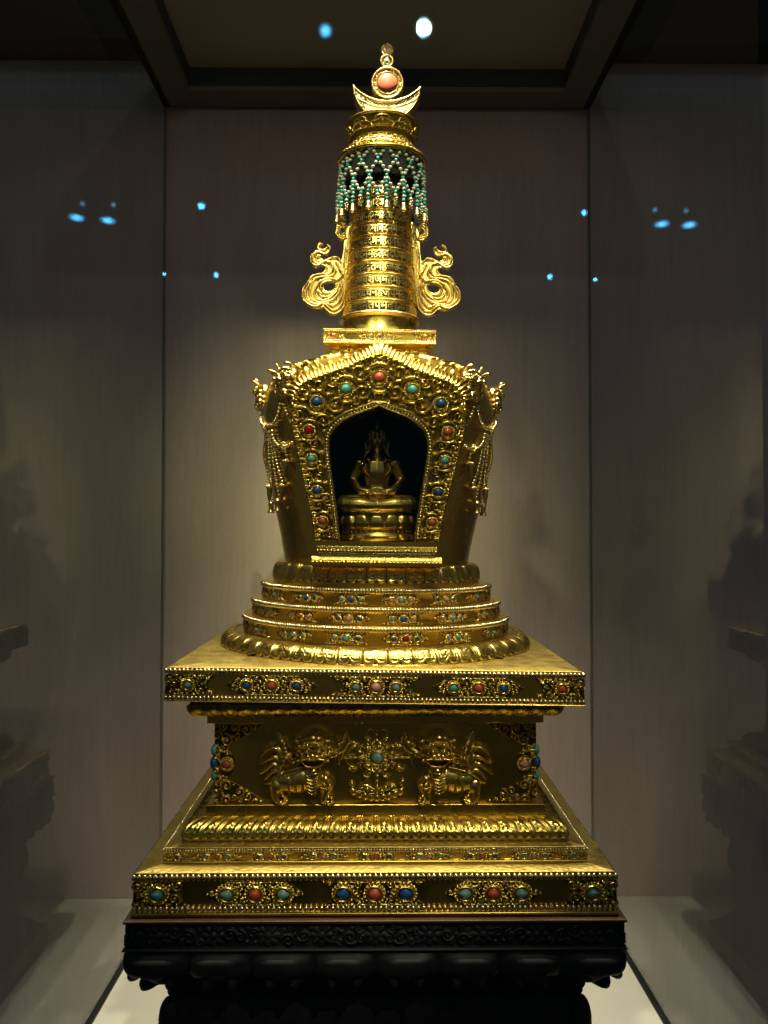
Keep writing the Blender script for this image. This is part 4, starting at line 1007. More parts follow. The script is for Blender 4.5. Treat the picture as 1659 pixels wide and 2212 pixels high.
    for rg in ridges:
        c = np.array([T(*p) for p in curve(rg, 6)]); n = len(c); w = np.interp(np.arange(n), [0, 3, n - 4, n - 1], [.4, 1, 1, .3]) * 30 * k; R.tube(c, w, .0068, .0012, mask=False)
    k2 = abs(T2(0, 0)[0] - T2(1, 0)[0])
    for hc in ((484, 190), (488, 312)):
        q = T2(*hc)
        for rr in (24, 40, 56):
            t = np.linspace(PI * .15, PI * 1.55, 16); c = np.stack([q[0] + (-sgn if sgn > 0 else -sgn) * 0 + sgn * rr * k2 * np.cos(t + .3), q[1] + rr * 1.15 * k2 * np.sin(t + .3)], -1); R.tube(c, 7 * k2, .0045, .0012, mask=False)
    R.M &= mk; R.blur(); m = MB(); R.build(m, lambda u, v, h: np.stack([u, -.004 - h, v], -1), thick=.006); return part('ribbon_wing', m, M_script, lean=True)
ribbon(1); ribbon(-1)

# ---------------------------------------------------------------- lion masks and bead garlands on the shoulders
def vpt(x, y, off):              # right-hand picture point on the vase surface
    Y = 1.36
    for _ in range(12):
        p = at_s(x, y, Y); r = vase_r(p[2]) + off; Y = D - math.sqrt(max(r * r - p[0] ** 2, 1e-5)) if abs(p[0]) < r else D
    return math.atan2(p[0], -(p[1])), p[2]
def C3(x, y): return 976.5 + x * .15872, 779 + y * .15872
def on_vase(phi, z, off): r = vase_r(z) + off; return np.array([r * math.sin(phi), -r * math.cos(phi), z])
def strand(mb, pts, r, off=.004, s=1, flat_=.75):
    c = curve(pts, 10); X = np.array([on_vase(s * a, z, off) for a, z in c]); L = np.concatenate([[0], np.cumsum(np.linalg.norm(np.diff(X, axis=0), axis=1))])
    q = np.arange(0, L[-1], r * 2 * .9); P = np.stack([np.interp(q, L, X[:, i]) for i in range(3)], -1); beads(mb, P, np.array((r, r, r * flat_))); return X[-1]
def pv(*pts): return [vpt(*C3(x, y), .004) for x, y in pts]
mleaf = MB(); lathe(mleaf, [(0, .002), (.004, .001), (.0058, -.002), (.0052, -.006), (.0045, -.014), (.0028, -.022), (.0012, -.029), (0, -.031)], 14)
for i in range(8): a = i * PI / 4; beads(mleaf, [(.0055 * math.cos(a), .0055 * math.sin(a), -.0015)], .0019)
LEAF = mleaf.mesh('leaf_pendant', M_bead)
mb_ = MB(); lathe(mb_, [(0, .002), (.003, .001), (.0052, -.002), (.006, -.004), (.0044, -.006), (.0046, -.014), (.0060, -.0185), (.0072, -.020), (.005, -.0195), (.0, -.01)], 20); VBELL = mb_.mesh('bell', M_bead)
mfl = MB()
for i in range(9): a = i * 2 * PI / 9; beads(mfl, [(.0062 * math.cos(a), 0, .0062 * math.sin(a))], .0024)
for i in range(5): a = i * 2 * PI / 5; beads(mfl, [(.003 * math.cos(a), -.002, .003 * math.sin(a))], .002)
beads(mfl, [(0, 0, 0)], (.0065, .002, .0065)); FLOW = mfl.mesh('rosette', M_bead)
def mount(me, name, parent, phi, z, off=.004, tilt=0., s=1): return link(name, me, parent, Matrix.Translation(on_vase(s * phi, z, off)) @ Matrix.Rotation(s * phi, 4, 'Z') @ Matrix.Rotation(tilt, 4, 'X'))
for s in (1, -1):
    for base_ang in (0, 1):
        D0 = 0 if base_ang == 0 else math.radians(90)
        def go(lst): return [(a + D0, z) for a, z in lst]
        m = MB(); o = None
        A = pv((352, 630), (365, 740), (400, 850), (460, 920), (530, 940)); B_ = pv((620, 690), (615, 790), (590, 880), (560, 920), (530, 940))
        strand(m, go(A), .0037, s=s); strand(m, go(B_), .0037, s=s)
        if base_ang == 0: strand(m, pv((300, 640), (260, 740), (215, 830), (180, 880)), .0037, s=s); strand(m, pv((440, 1000), (420, 1110), (350, 1190), (275, 1210), (190, 1170), (140, 1120)), .0037, s=s)
        ends = []
        for pts, kind in (([(455, 1000), (430, 1150), (380, 1400), (320, 1600), (275, 1720)], LEAF), ([(480, 1010), (455, 1200), (420, 1450), (370, 1700), (325, 1920)], VBELL), ([(500, 1020), (490, 1200), (470, 1450), (450, 1600), (440, 1740)], LEAF), ([(520, 1030), (540, 1200), (530, 1500), (500, 1760), (450, 1960)], VBELL)):
            P = go(pv(*pts)); strand(m, P, .0035, .003, s=s); ends.append((P[-1], kind))
        if base_ang == 0: P = pv((270, 1230), (245, 1300), (230, 1390)); strand(m, P, .0035, s=s); ends.append((P[-1], LEAF))
        o = part('bead_garland', m, M_pearl, lean=True)
        for (a, z), k in ends: mount(k, 'leaf_pendant' if k is LEAF else 'bell', o, a, z, .006, s=s)
        for pt in [(530, 955)] + ([(275, 1205)] if base_ang == 0 else []):
            a, z = pv(pt)[0]; mount(FLOW, 'rosette', o, a + D0, z, .006, s=s)
# lion masks: one continuous lump of skull, brows, muzzle, curls and open ears
def mask_mesh():
    m = MB(); S = lambda p, r: beads(m, [p], np.array(r), hi=True)
    S((0, .004, .012), (.026, .016, .020)); S((0, -.010, .004), (.017, .012, .011)); S((0, -.019, -.001), (.010, .008, .0075))     # skull, muzzle, nose
    for s in (1, -1):
        S((s * .0105, -.010, .013), (.006, .006, .0055)); S((s * .0105, -.014, .013), (.003, .003, .003)); S((s * .006, -.023, -.003), (.004, .004, .0035))
        tube3(m, curve([(s * .003, -.013, .018), (s * .010, -.015, .0215), (s * .018, -.010, .020), (s * .022, -.004, .016)], 5), [.0032] * 16, 8)
        S((s * .012, -.014, -.004), (.007, .006, .006))
        # cupped ear
        P = []; n = 14
        for i in range(n):
            t = 2 * PI * i / n; P.append([(s * (.030 + .006 * math.cos(t)) + s * .004 * math.sin(t), -.004 + .0035 * math.cos(t * 2), .026 + .0105 * math.sin(t)), (s * (.026 + .002 * math.cos(t)), .006, .022 + .004 * math.sin(t))])
        P = np.array(P); m.add(P, grid_faces(n, 2, True)); tube3(m, np.vstack([P[:, 0], P[:1, 0]]), .0015, 6)
        tube3(m, curve([(s * .012, -.002, .028), (s * .017, .000, .036), (s * .013, -.004, .042), (s * .008, -.006, .040)], 5), np.linspace(.0036, .0012, 16), 8)
        for i in range(16):
            t = -.9 + 2.3 * i / 15; R = .0265 + .006 * (i % 2); S((s * R * math.cos(t), -.003 - .004 * (i % 3), .006 + R * .8 * math.sin(t) - .004), (.0042, .0045, .0042))
        for i in range(6): S((s * (.006 + i * .0042), -.010 + i * .0014, -.011 - (i % 2) * .004 - i * .0004), (.0034, .0034, .0048))
    for i in range(11): x = (i - 5) * .0042; S((x, -.009 + abs(x) * .25, .0265 - abs(x) * .25 + (i % 2) * .002), (.0030, .0034, .0032))
    for i in range(7): S(((i - 3) * .0045, -.002, .033 - abs(i - 3) * .001), (.0036, .004, .004))
    tube3(m, curve([(-.011, -.019, -.008), (0, -.024, -.0075), (.011, -.019, -.008)], 6), .0022, 8); tube3(m, curve([(-.012, -.012, -.014), (0, -.017, -.017), (.012, -.012, -.014)], 6), .0026, 8)
    return m.mesh('lion_mask', M_bead)
MASK = mask_mesh(); a0, z0 = vpt(*C3(345, 430), .012)
for deg in (45, 90, 135):
    for s in (1, -1): link('lion_mask', MASK, stupa, LEAN @ Matrix.Translation(on_vase(s * math.radians(deg), z0 + .004, -.002)) @ Matrix.Rotation(s * math.radians(deg), 4, 'Z') @ Matrix.Rotation(math.radians(28), 4, 'X'))
# scroll collar on the vase shoulder between the masks
R_ = Relief(-PI, PI, 0, 1, .016); R_.fill(lambda u, v: .05 < v < .95, .16, 1., .1, (), 77, passes=((1., 200), (.6, 500), (.35, 500)))
m = MB(); vz0, vz1 = z0 + .012, zv1 + .001
def colf(u, v, h):
    z = vz0 + (vz1 - vz0) * v; r = np.interp(z, VC[:, 1], VC[:, 0]) + h * .004; return np.stack([r * np.sin(u), -r * np.cos(u), z + h * .003], -1)
R_.blur(); R_.build(m, colf); part('shoulder_scrollwork', m, M_relief, lean=True)

# ================================================================== seated figure in the niche
def petal_simple(mb, n, rx, ry, prof, amp, nu=14, up=True):
    p = np.array(prof); s = np.linspace(0, 1, 16); rr = np.interp(s, np.linspace(0, 1, len(p)), p[:, 0]); z = np.interp(s, np.linspace(0, 1, len(p)), p[:, 1])
    k = np.arange(n * nu); u = (k % nu + .5) / nu * 2 - 1; th = k * 2 * PI / (n * nu) - PI / n
    tip = 1 - .55 * np.abs(u[:, None]) ** 2.6; d = np.clip(np.minimum((1 - np.abs(u[:, None])) * 2.2, (tip - s[None]) * 3.0), 0, 1)
    H = amp * np.sqrt(d * (2 - d)); R = rr[None] + H
    mb.add(np.stack([R * rx * np.sin(th)[:, None], -R * ry * np.cos(th)[:, None], np.broadcast_to(z[None], R.shape)], -1), grid_faces(n * nu, 16, True))
TB = (LEAN @ Vector((0, -.138, nz(1254)))) + Vector(ORG)
statue = tag(empty('seated_statue', TB), 'small gilt seated figure in meditation on a lotus throne inside the dark arched niche', 'statue')
K = .0002745; zt_ = (1254 - 1083) * K
m = MB(); petal_simple(m, 15, .059, .048, [(.90, .0125), (.98, .009), (1.02, .005), (1.04, .001)], .07); petal_simple(m, 15, .059, .048, [(.86, .0175), (.97, .021), (1.02, .029), (.99, .040), (.94, zt_ - .004)], .09, up=True)
lathe(m, [(0, 0), (.054, 0), (.052, .012), (.047, .0135), (.047, .017), (.050, .018), (.052, zt_ - .003), (.053, zt_ - .001), (.052, zt_), (0, zt_)], 64)
for z, n, r in ((.0152, 40, .0021), (zt_ - .0005, 74, .0011)):
    th = np.arange(n) * 2 * PI / n; R = 1.0 if z < .02 else .985; beads(m, np.stack([.0575 * R * np.sin(th), -.0465 * R * np.cos(th), np.full(n, z)], -1), r)
V = np.concatenate(m.V); 
link('lotus_throne', m.mesh('lotus_throne', M_statue), statue)
m = MB(); S = lambda p, r: beads(m, [np.array(p) + np.array([0, 0, zt_])], np.array(r), hi=True)
def TT(pts, r, n=5): c = curve(np.array(pts) + np.array([0, 0, zt_]), n); tube3(m, c, np.interp(np.linspace(0, 1, len(c)), np.linspace(0, 1, len(r)), r), 12)
for s in (1, -1):
    TT([(s * .014, .004, .014), (s * .036, -.010, .0135), (s * .054, -.022, .0125)], [.0165, .0165, .0150]); S((s * .051, -.022, .0135), (.0150, .0145, .0140))
    TT([(s * .052, -.027, .0115), (s * .028, -.036, .0105), (s * .004, -.036, .0095), (-s * .012, -.031, .0150)], [.0138, .0125, .0095, .006])
    S((-s * .020, -.030, .0180), (.0095, .0050, .0035))
    TT([(s * .027, .004, .084), (s * .034, .006, .068), (s * .041, .006, .052)], [.0112, .0100, .0084]); TT([(s * .041, .006, .052), (s * .030, -.012, .038), (s * .014, -.022, .031)], [.0084, .0072, .0056])
    S((s * .008, -.026, .029), (.0085, .0060, .0032))
    for q in range(4): TT([(s * .004, -.026 - q * .0022, .0288), (-s * .004, -.0275 - q * .0022, .0292), (-s * .0095, -.0265 - q * .0018, .030)], [.0014, .0013, .0010], 3)
    TT([(s * .013, -.024, .031), (s * .010, -.028, .0365), (s * .001, -.029, .0385)], [.0018, .0016, .0012], 3)
    S((s * .0125, .001, .109), (.0022, .003, .0062))
S((0, .004, .018), (.028, .019, .016)); TT([(0, .006, .020), (0, .005, .045), (0, .003, .066), (0, .003, .083)], [.025, .0205, .0235, .021]); S((0, .002, .073), (.031, .017, .015)); S((0, .004, .083), (.030, .010, .007))
TT([(0, .003, .085), (0, .001, .098)], [.0078, .0070]); S((0, -.001, .1125), (.0115, .0125, .0150)); S((0, -.003, .104), (.0082, .0090, .0070)); S((0, -.0130, .1105), (.0018, .0028, .0038)); S((0, -.0122, .1045), (.0034, .002, .0013))
for s in (1, -1): S((s * .0046, -.0112, .1140), (.0026, .0016, .0010)); TT([(s * .002, -.0122, .1165), (s * .005, -.0118, .1178), (s * .0085, -.0090, .1165)], [.0006, .0008, .0005], 3)
me = m.mesh('body', M_statue); o = bpy.data.objects.new('body', me); COL.objects.link(o); md = o.modifiers.new('r', 'REMESH'); md.mode = 'VOXEL'; md.voxel_size = .0010; md.use_smooth_shade = True
sm = o.modifiers.new('s', 'SMOOTH'); sm.factor = .5; sm.iterations = 2
dg = bpy.context.evaluated_depsgraph_get(); dg.update(); me2 = bpy.data.meshes.new_from_object(o.evaluated_get(dg)); me2.materials.clear(); me2.materials.append(M_statue); o.modifiers.clear(); o.data = me2; o.parent = statue
m = MB()
for i in range(5):
    a = (i - 2) * .62; c = np.array([.0118 * math.sin(a), -.001 - .0118 * math.cos(a), .1205 + zt_]); beads(m, [c, c + (0, 0, .006)], np.array((.0032, .002, .0055)), hi=True); beads(m, [c + (0, 0, .0125)], .0016)
tube3(m, [(.0122 * math.sin(a), -.001 - .0122 * math.cos(a), .1185 + zt_) for a in np.linspace(-2, 2, 20)], .0013); beads(m, [(0, .002, .128 + zt_)], np.array((.0085, .0085, .009)), hi=True); beads(m, [(0, .002, .139 + zt_)], np.array((.0048, .0048, .008)), hi=True); beads(m, [(0, .002, .148 + zt_)], .0024)
link('crown', m.mesh('crown', M_statue), statue)
m = MB()
for s in (1, -1):
    P = curve(np.array([(s * .0135, .002, .118), (s * .019, .000, .112), (s * .017, -.002, .100), (s * .0215, -.001, .090)]) + (0, 0, zt_), 6); tube3(m, P, np.interp(np.arange(len(P)), [0, 6, len(P) - 1], [.0014, .0030, .0016]), 8); beads(m, [(s * .0155, -.002, .1005 + zt_)], np.array((.0034, .003, .0034)), hi=True)
for R, z0_, n, r in ((.0145, .088, 22, .0012), (.022, .074, 30, .0012)):
    P = [(R * math.sin(a), -.0135 - .001 * math.cos(a), z0_ + zt_ - .012 * math.cos(a) * R / .0145) for a in np.linspace(-1.45, 1.45, n)]; beads(m, P, r)
link('necklace', m.mesh('necklace', M_statue), statue)

# ================================================================== dark carved pedestal
ped = tag(empty('wooden_pedestal', (0, D, 0)), 'dark carved wooden pedestal with overhanging lotus petals under the gilt stupa', 'pedestal')
def pp(name, m, mat, smooth=True): return link(name, m.mesh(name, mat, smooth), ped)
wK, zk1 = sq(272, 1350, 1989); _, zk0 = sq(272, 1350, 1995); _, zb1 = sq(273, 1349, 1999); _, zb0 = sq(273, 1349, 2049); _, zf_ = sq(270, 1352, 2055)
m = MB(); sqprof(m, [(wK, zk0), (wK, zk1 - .0008), (wK - .001, zk1), (wB - .004, ZB - .0012)]); cap(m, wB - .004, ZB - .0012); pp('top_board', m, M_lip, False)
m = MB(); sqprof(m, [(wK - .003, zf_), (wK + .001, zf_), (wK + .001, zb0 - .0015), (wK - .001, zb0), (wK - .006, zb0 + .001), (wK - .006, zk0 - .003), (wK - .002, zk0)]); pp('carved_band', m, M_wood, False)
R_ = Relief(-wK + .002, wK - .002, zb0 + .0005, zk0 - .002, .0008); R_.pad(np.ones_like(R_.U, bool), .0008)
hv = (zk0 - zb0) / 2; zc_ = (zk0 + zb0) / 2
for i in range(-4, 5):
    u = i * .074; 
    for q in range(8): a = q * PI / 4; R_.bump(u + .010 * math.cos(a), zc_ + .010 * math.sin(a), .0075, .0045, .0042, a)
    R_.bump(u, zc_, .006, .006, .006)
R_.fill(lambda u, v: zb0 + .004 < v < zk0 - .005, .0085, .005, .0006, [(abs(i) * .074, zc_, .013) for i in range(5)], 91, passes=((1., 400), (.6, 500), (.4, 600))); R_.blur()
m = MB()
for k in (0, 1, 3):
    c, sn = round(math.cos(k * PI / 2)), round(math.sin(k * PI / 2))
    R_.build(m, lambda u, v, h: np.stack([u * c + (wK - .006 + h) * sn, u * sn - (wK - .006 + h) * c, v], -1))
pp('carved_scrollwork', m, M_wood)
wQ2, _ = sq(286, 1340, 2070); zq1 = zf_; zq0 = sq(286, 1340, 2117)[1]; wW, _ = sq(382, 1243, 2140); zw = sq(382, 1243, 2096)[1]
t = np.linspace(0, 1, 24)
prof = [(wQ2 - .001, zq1)] + [(wQ2, zq1 - .012), (wQ2 + .0005, zq1 - .024), (wQ2 - .002, zq0 + .010), (wQ2 - .008, zq0 + .003), (wQ2 - .018, zq0), (wQ2 - .034, zq0 + .002), (wQ2 - .055, zq0 + .010)]
prof = [tuple(q) for q in curve(prof, 5)][::-1]
def big_petal_square(mb, prof, n, amp, nu=28):
    p = np.array(prof); s = np.linspace(0, 1, len(p)); w, z = p[:, 0], p[:, 1]; tr, tz = np.gradient(w), np.gradient(z); q = np.hypot(tr, tz) + 1e-9; nr, nzz = tz / q, -tr / q
    k = np.arange(n * nu + 1); t = k / (n * nu) * 2 - 1; u = (k % nu) / nu * 2 - 1; a = np.abs(u)[:, None]; S_ = 1 - s[None]
    d = np.minimum((1 - a) * 1.5, np.ones_like(S_)); H = np.sqrt(np.clip(d, 0, 1)) * .9 + .8 * np.exp(-((a - .42) / .13) ** 2 - ((S_ - .58) / .09) ** 2) - .45 * np.exp(-((np.hypot((a - .42) / .30, (S_ - .62) / .18) - 1) / .18) ** 2)
    H = H * amp * np.clip(S_ * 6, 0, 1); W = w[None] + H * nr[None]; Z = z[None] + H * nzz[None]
    # scalloped lower edge
    Z = Z + .020 * a ** 2.5 * np.clip((S_ - .45) * 4, 0, 1); X = t[:, None] * W
    for kk in range(4):
        c, sn = round(math.cos(kk * PI / 2)), round(math.sin(kk * PI / 2)); mb.add(np.stack([X * c + W * sn, X * sn - W * c, Z], -1), grid_faces(n * nu + 1, len(p)))
m = MB(); big_petal_square(m, prof, 8, .012); sqprof(m, [(wQ2 - .06, zq0 + .011), (wQ2 - .004, zf_ - .0005)]); pp('lotus_petals', m, M_wood)
zl1 = sq(370, 1255, 2148)[1]
m = MB(); sqprof(m, [(wW + .02, .0), (wW + .045, .01), (wW + .045, .05), (wW + .03, .06), (wW + .004, .09), (wW + .004, zl1 - .052)] + [(a, b) for a, b in ovolo(wW - .001, zl1 - .006, wW + .005, zl1 - .05, 10)][::-1] + [(wW, zl1 - .004), (wW, zq0 + .014)]); pp('waist', m, M_wood, False)
m = MB()
zz = np.arange(zl1 - .01, zw, .0135)
for sx in (1, -1):
    for sy in (1, -1): 
        beads(m, [(sx * wW, sy * wW, z) for z in zz], np.array((.008, .008, .0075)), hi=True)
        beads(m, [(sx * (wW + .004), sy * (wW + .004), zl1 - .036)], np.array((.0155, .0155, .034)), hi=True)
R_ = Relief(-wW + .01, wW - .01, zl1, zq0 + .006, .001); R_.fill(lambda u, v: True, .012, .004, .0, (), 95, passes=((1., 220), (.6, 200))); R_.blur()
for k in (0, 1, 3):
    c, sn = round(math.cos(k * PI / 2)), round(math.sin(k * PI / 2)); R_.build(m, lambda u, v, h: np.stack([u * c + (wW + h) * sn, u * sn - (wW + h) * c, v], -1))
pp('corner_carving', m, M_wood)

# ================================================================== display case
YW, YG, CW = 2.072, 1.135, .527; XC = .004
HC = at(812, 237, YW)[2]
case = tag(empty('display_case', (XC, YG, 0)), 'glass display case with dark ceiling frame and white floor around the gilt stupa', 'display case')
def cpart(name, boxes, mat, smooth=False, parent=None):
    m = MB()
    for a, b in boxes: boxmm(m, (a[0], a[1] - YG, a[2]), (b[0], b[1] - YG, b[2]))
    return link(name, m.mesh(name, mat, smooth), parent or case)
g = .006
for s in (1, -1):
    m = MB(); x0, x1 = sorted((s * CW, s * (CW + g))); boxmm(m, (x0, 0, .004), (x1, YW - YG - .010, HC - .001)); pn = link('glass_pane', m.mesh('glass_pane', M_glass, False), case)
    m = MB(); boxmm(m, (x0, YW - YG - .010, .004), (x1, YW - YG - .003, HC - .001)); link('glass_edge', m.mesh('glass_edge', M_glass_edge, False), pn)
m = MB(); boxmm(m, (-CW - g, -g, -.02), (CW + g, 0, HC + .12)); link('glass_pane', m.mesh('glass_pane', M_front, False), case)
cpart('case_floor', [((-CW, YG + .002, -.02), (CW, YW - .002, 0))], M_floorw)
cpart('base_channel', [((-CW - .012, YG + .003, -.03), (-CW + .006, YW - .003, .004))], M_gap); cpart('base_channel', [((CW - .006, YG + .003, -.03), (CW + .012, YW - .003, .004))], M_gap)
cpart('plinth', [((-CW - .02, YG + .004, -.80), (CW + .02, YW - .004, -.032))], M_plinth)
XI, YI1, YI0 = .452, 1.985, 1.20
cpart('ceiling_frame', [((-CW + .010, YG + .004, HC), (-XI, YW - .010, HC + .012)), ((XI, YG + .004, HC), (CW - .010, YW - .010, HC + .012)), ((-XI, YI1, HC + .0002), (XI, YW - .010, HC + .012)), ((-XI, YG + .004, HC + .0002), (XI, YI0, HC + .012))], M_frame)
cpart('shadow_gap', [((-CW - .008, YG + .003, HC + .004), (-CW + .010, YW - .002, HC + .10)), ((CW - .010, YG + .003, HC + .004), (CW + .008, YW - .002, HC + .10)), ((-CW + .010, YW - .010, HC + .004), (CW - .010, YW - .002, HC + .1))], M_gap)
cpart('ceiling_riser', [((-XI - .004, YI0, HC + .0125), (-XI + .0002, YI1, HC + .06)), ((XI - .0002, YI0, HC + .0125), (XI + .004, YI1, HC + .06)), ((-XI, YI1 - .0002, HC + .0125), (XI, YI1 + .004, HC + .06)), ((-XI, YI0 - .004, HC + .0125), (XI, YI0 + .0002, HC + .06))], M_riser)
cpart('ceiling_panel', [((-XI - .004, YI0 - .004, HC + .056), (XI + .004, YI1 + .004, HC + .075))], M_panel)

# ================================================================== room
def struct(name, a, b, mat):
    m = MB(); boxmm(m, a, b); o = link(name, m.mesh(name, mat, False)); o['kind'] = 'structure'; return o
zsf = at(150, 131, YW)[2]
struct('back_wall', (-3.2, YW, -.8), (3.2, YW + .1, 3.0), M_wall)
struct('soffit', (-3.2, YW - .095, zsf), (-CW - .02, YW - .001, zsf + .35), M_soffit); struct('soffit', (CW + .02, YW - .095, zsf), (3.2, YW - .001, zsf + .35), M_soffit)
struct('room_floor', (-4, -7, -.9), (4, YW + .1, -.8), M_room); struct('room_ceiling', (-4, -9, 3.25), (4, YW + .1, 3.35), M_roomc)

# room spotlights: seen mirrored in the coated front pane, plus added unseen ones
M_house = pbr('lamp housing', (.02, .02, .02), .5); LENS = {}
def lens_mat(col, s, r):           # bright centre, dim rim, as a reflector lamp has
    m = emit('lamp lens', col, s); n, l = nodes(m); e = [q for q in n if q.type == 'EMISSION'][0]
    tc = n.new('ShaderNodeTexCoord'); mp = n.new('ShaderNodeMapping'); mp.inputs['Scale'].default_value = (1 / r, 1 / r, 0); l.new(tc.outputs['Object'], mp.inputs['Vector'])
    g = n.new('ShaderNodeTexGradient'); g.gradient_type = 'QUADRATIC_SPHERE'; l.new(mp.outputs['Vector'], g.inputs['Vector'])
    k = n.new('ShaderNodeMath'); k.operation = 'MULTIPLY_ADD'; k.inputs[1].default_value = s * 1.9; k.inputs[2].default_value = s * .02; l.new(g.outputs['Fac'], k.inputs[0]); l.new(k.outputs[0], e.inputs[1]); return m
def lamp(px, py, z, col, stren, r=.018, w=None, spot=None, label='', aspect=1.):
    d = (px - IW / 2) / F * RT + (IH / 2 - py) / F * UP + FW; t = (z - CZ) / d[2]; v = CAM + d * t; p = Vector((v[0], 2 * (YG - g) - v[1], z))
    tgt = Vector((0, D, .95)) if spot is None else Vector(spot[2]); q = (tgt - p).to_track_quat('-Z', 'Y'); M = Matrix.Translation(p) @ q.to_matrix().to_4x4()
    root = tag(empty('spotlight', p), label, 'spotlight', 'gallery spotlights mirrored in the front glass'); root.matrix_world = M
    m = MB(); lathe(m, sharp([(.0, .12), (.045, .115), (.048, .0), (.044, -.004), (r * 1.02, -.002), (r * 1.02, .008)]), 28); link('lamp_housing', m.mesh('lamp_housing', M_house), root)
    m = MB(); lathe(m, [(r, -.002), (r * .8, -.008), (r * .4, -.012), (0, -.013)], 24); o = link('lens', m.mesh('lens', lens_mat(col, stren, r)), root); o.scale = (1, aspect, 1)
    if spot:
        l = bpy.data.lights.new('beam', 'SPOT'); l.energy = spot[0]; l.spot_size = math.radians(spot[1]); l.spot_blend = spot[4]; l.color = spot[3]; l.shadow_soft_size = spot[5]
        lo = bpy.data.objects.new('beam', l); COL.objects.link(lo); lo.parent = root; lo.location = (0, 0, -.02)
    return root
WARM = (1., .94, .46); BLUE = (.35, .75, 1.)
lamp(435, 445, 2.42, BLUE, 170, .022, label='blue glint of a gallery spotlight in the glass left of the bead net')
lamp(1262, 459, 2.42, BLUE, 170, .018, label='blue glint of a gallery spotlight at the right corner seam, level with the bead net')
lamp(703, 66, 3.0, BLUE, 90, .034, label='larger blue spotlight reflection at the top, left of the finial')
lamp(915, 60, 3.0, (.9, .97, 1.), 260, .036, spot=(KEY * .95, 12.5, (.01, 2.07, .90), WARM, 1., .028), label='white glaring spotlight reflection at the top, right of the finial', aspect=1.25)
lamp(840, -90, 3.1, BLUE, 100, .03, spot=(KEY * .32, 22, (.0, 2.07, .88), WARM, 1., .12), label='added unseen spotlight straight above the camera that lights the wall behind')  # added lamp out of view, carries the beam of the blue lamp by the finial
lamp(820, -650, 2.9, BLUE, 60, .03, spot=(STEEP, 25, (0, 1.31, .88), (1., .9, .56), .9, .03), label='gallery spotlight nearest the case, steeply above its front glass')
lamp(215, -95, 3.1, BLUE, 100, .03, spot=(KEY * .85, 17, (-.07, 2.07, .90), WARM, 1., .10), label='gallery spotlight high up on the left that throws the shadow to the right')
lamp(1420, -70, 3.1, BLUE, 100, .03, spot=(LOW, 11, (0, 1.24, .565), (1., .9, .62), .8, .03), label='added unseen spotlight high up on the right aimed at the lion panel')  # added lamp out of view, for highlights on the lions and bead rows
lamp(467, 594, 3.0, BLUE, 170, .030, label='blue glint left of the ribbon wing, on the inner side of the corner seam')
lamp(1188, 598, 3.0, BLUE, 170, .030, label='blue glint right of the ribbon wing, on the inner side of the corner seam')
lamp(355, 592, 3.0, BLUE, 150, .022, label='blue glint lying on the left corner seam of the case')
lamp(1286, 604, 3.0, BLUE, 150, .024, label='blue glint just right of the right corner seam of the case')
for px, py, s, r, a, lb in ((165, 470, 75, .055, .5, 'wide flat cyan glint far left, outer one of the lower pair'), (233, 476, 75, .055, .5, 'wide flat cyan glint far left, inner one of the lower pair'), (1430, 484, 75, .055, .5, 'wide flat cyan glint far right, inner one of the lower pair'), (1489, 486, 75, .055, .5, 'wide flat cyan glint far right, outer one of the lower pair'),
                        (178, 440, 15, .022, 1, 'dim blue glint far left, above the outer cyan glint'), (245, 442, 15, .022, 1, 'dim blue glint far left, above the inner cyan glint'), (1415, 453, 15, .022, 1, 'dim blue glint far right, above the inner cyan glint'), (1482, 455, 15, .022, 1, 'dim blue glint far right, above the outer cyan glint')):
    lamp(px, py, 2.7, (.3, .85, 1.) if s > 100 else BLUE, s, r, label=lb, aspect=a)

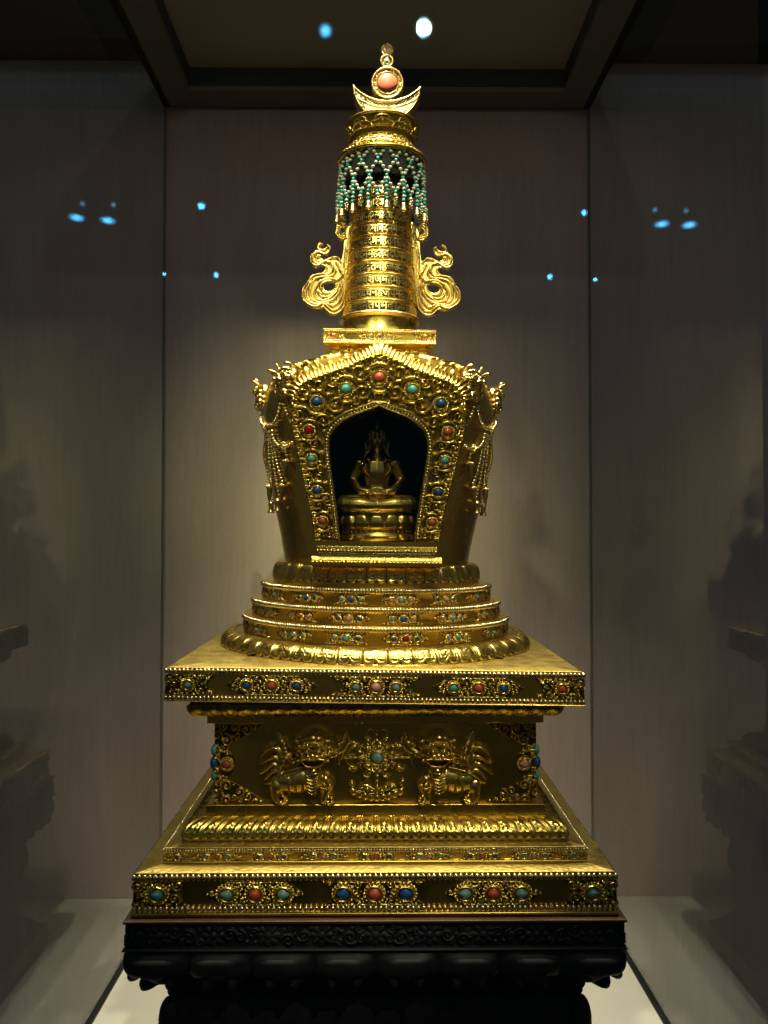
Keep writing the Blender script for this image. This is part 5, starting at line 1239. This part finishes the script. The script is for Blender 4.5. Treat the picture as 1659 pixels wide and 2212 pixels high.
# downlights in the case ceiling, with added fill spots among them
def ceil_spot(x, y, tgt, P, size, blend, soft, col=WARM):
    l = bpy.data.lights.new('case_down_and_fill', 'SPOT'); l.energy = P; l.spot_size = math.radians(size); l.spot_blend = blend; l.shadow_soft_size = soft; l.color = col
    o = bpy.data.objects.new('case_down_and_fill', l); COL.objects.link(o); p = Vector((x, y, HC + .03)); o.location = p; o.rotation_euler = (Vector(tgt) - p).to_track_quat('-Z', 'Y').to_euler()
for x, y, P in DOWN: ceil_spot(x, y, (x * .7, 1.40, .5), P, 62, .7, .02, (1., .88, .58))
for x in (-.45, .45): ceil_spot(x, 1.42, (x, 1.46, 0), FLR, 34, .9, .03, (1., .92, .76))  # added spots with no fitting, brighten the floor strips
for x in (-.17, .17): ceil_spot(x, 1.24, (x * .4, 1.265, .70), TIER, 32, .9, .02, (1., .88, .56))
ceil_spot(-.01, 1.375, (0, 1.46, 1.0), MOON, 46, .6, .012, (1., .9, .66))
for x in (-.36, .36): ceil_spot(x, 1.32, (x * .9, 2.07, 1.15), WASH, 130, 1., .03, (1., .84, .64))  # added fill with no fitting, lifts the back wall

# ================================================================== world, camera, view
w = bpy.data.worlds.new('World'); scene.world = w; w.use_nodes = True
w.node_tree.nodes['Background'].inputs[0].default_value = (1., .93, .80, 1); w.node_tree.nodes['Background'].inputs[1].default_value = AMB
cam = bpy.data.cameras.new('camera'); cam.sensor_fit = 'VERTICAL'; cam.sensor_height = 24; cam.lens = 24 * F / IH; cam.clip_start = .01; cam.clip_end = 100
co = bpy.data.objects.new('camera', cam); COL.objects.link(co); co.location = CAM
co.rotation_euler = Vector(FW).to_track_quat('-Z', 'Y').to_euler(); scene.camera = co
vs = scene.view_settings; scene.display_settings.display_device = 'sRGB'; vs.view_transform = 'Standard'; vs.look = 'None'; vs.exposure = 0; vs.gamma = 1; vs.use_curve_mapping = False
scene.cycles.max_bounces = 12; scene.cycles.transparent_max_bounces = 24; scene.cycles.glossy_bounces = 5; scene.cycles.diffuse_bounces = 3
scene.cycles.sample_clamp_indirect = 6; scene.cycles.caustics_reflective = False; scene.cycles.caustics_refractive = False
scene.cycles.use_denoising = True
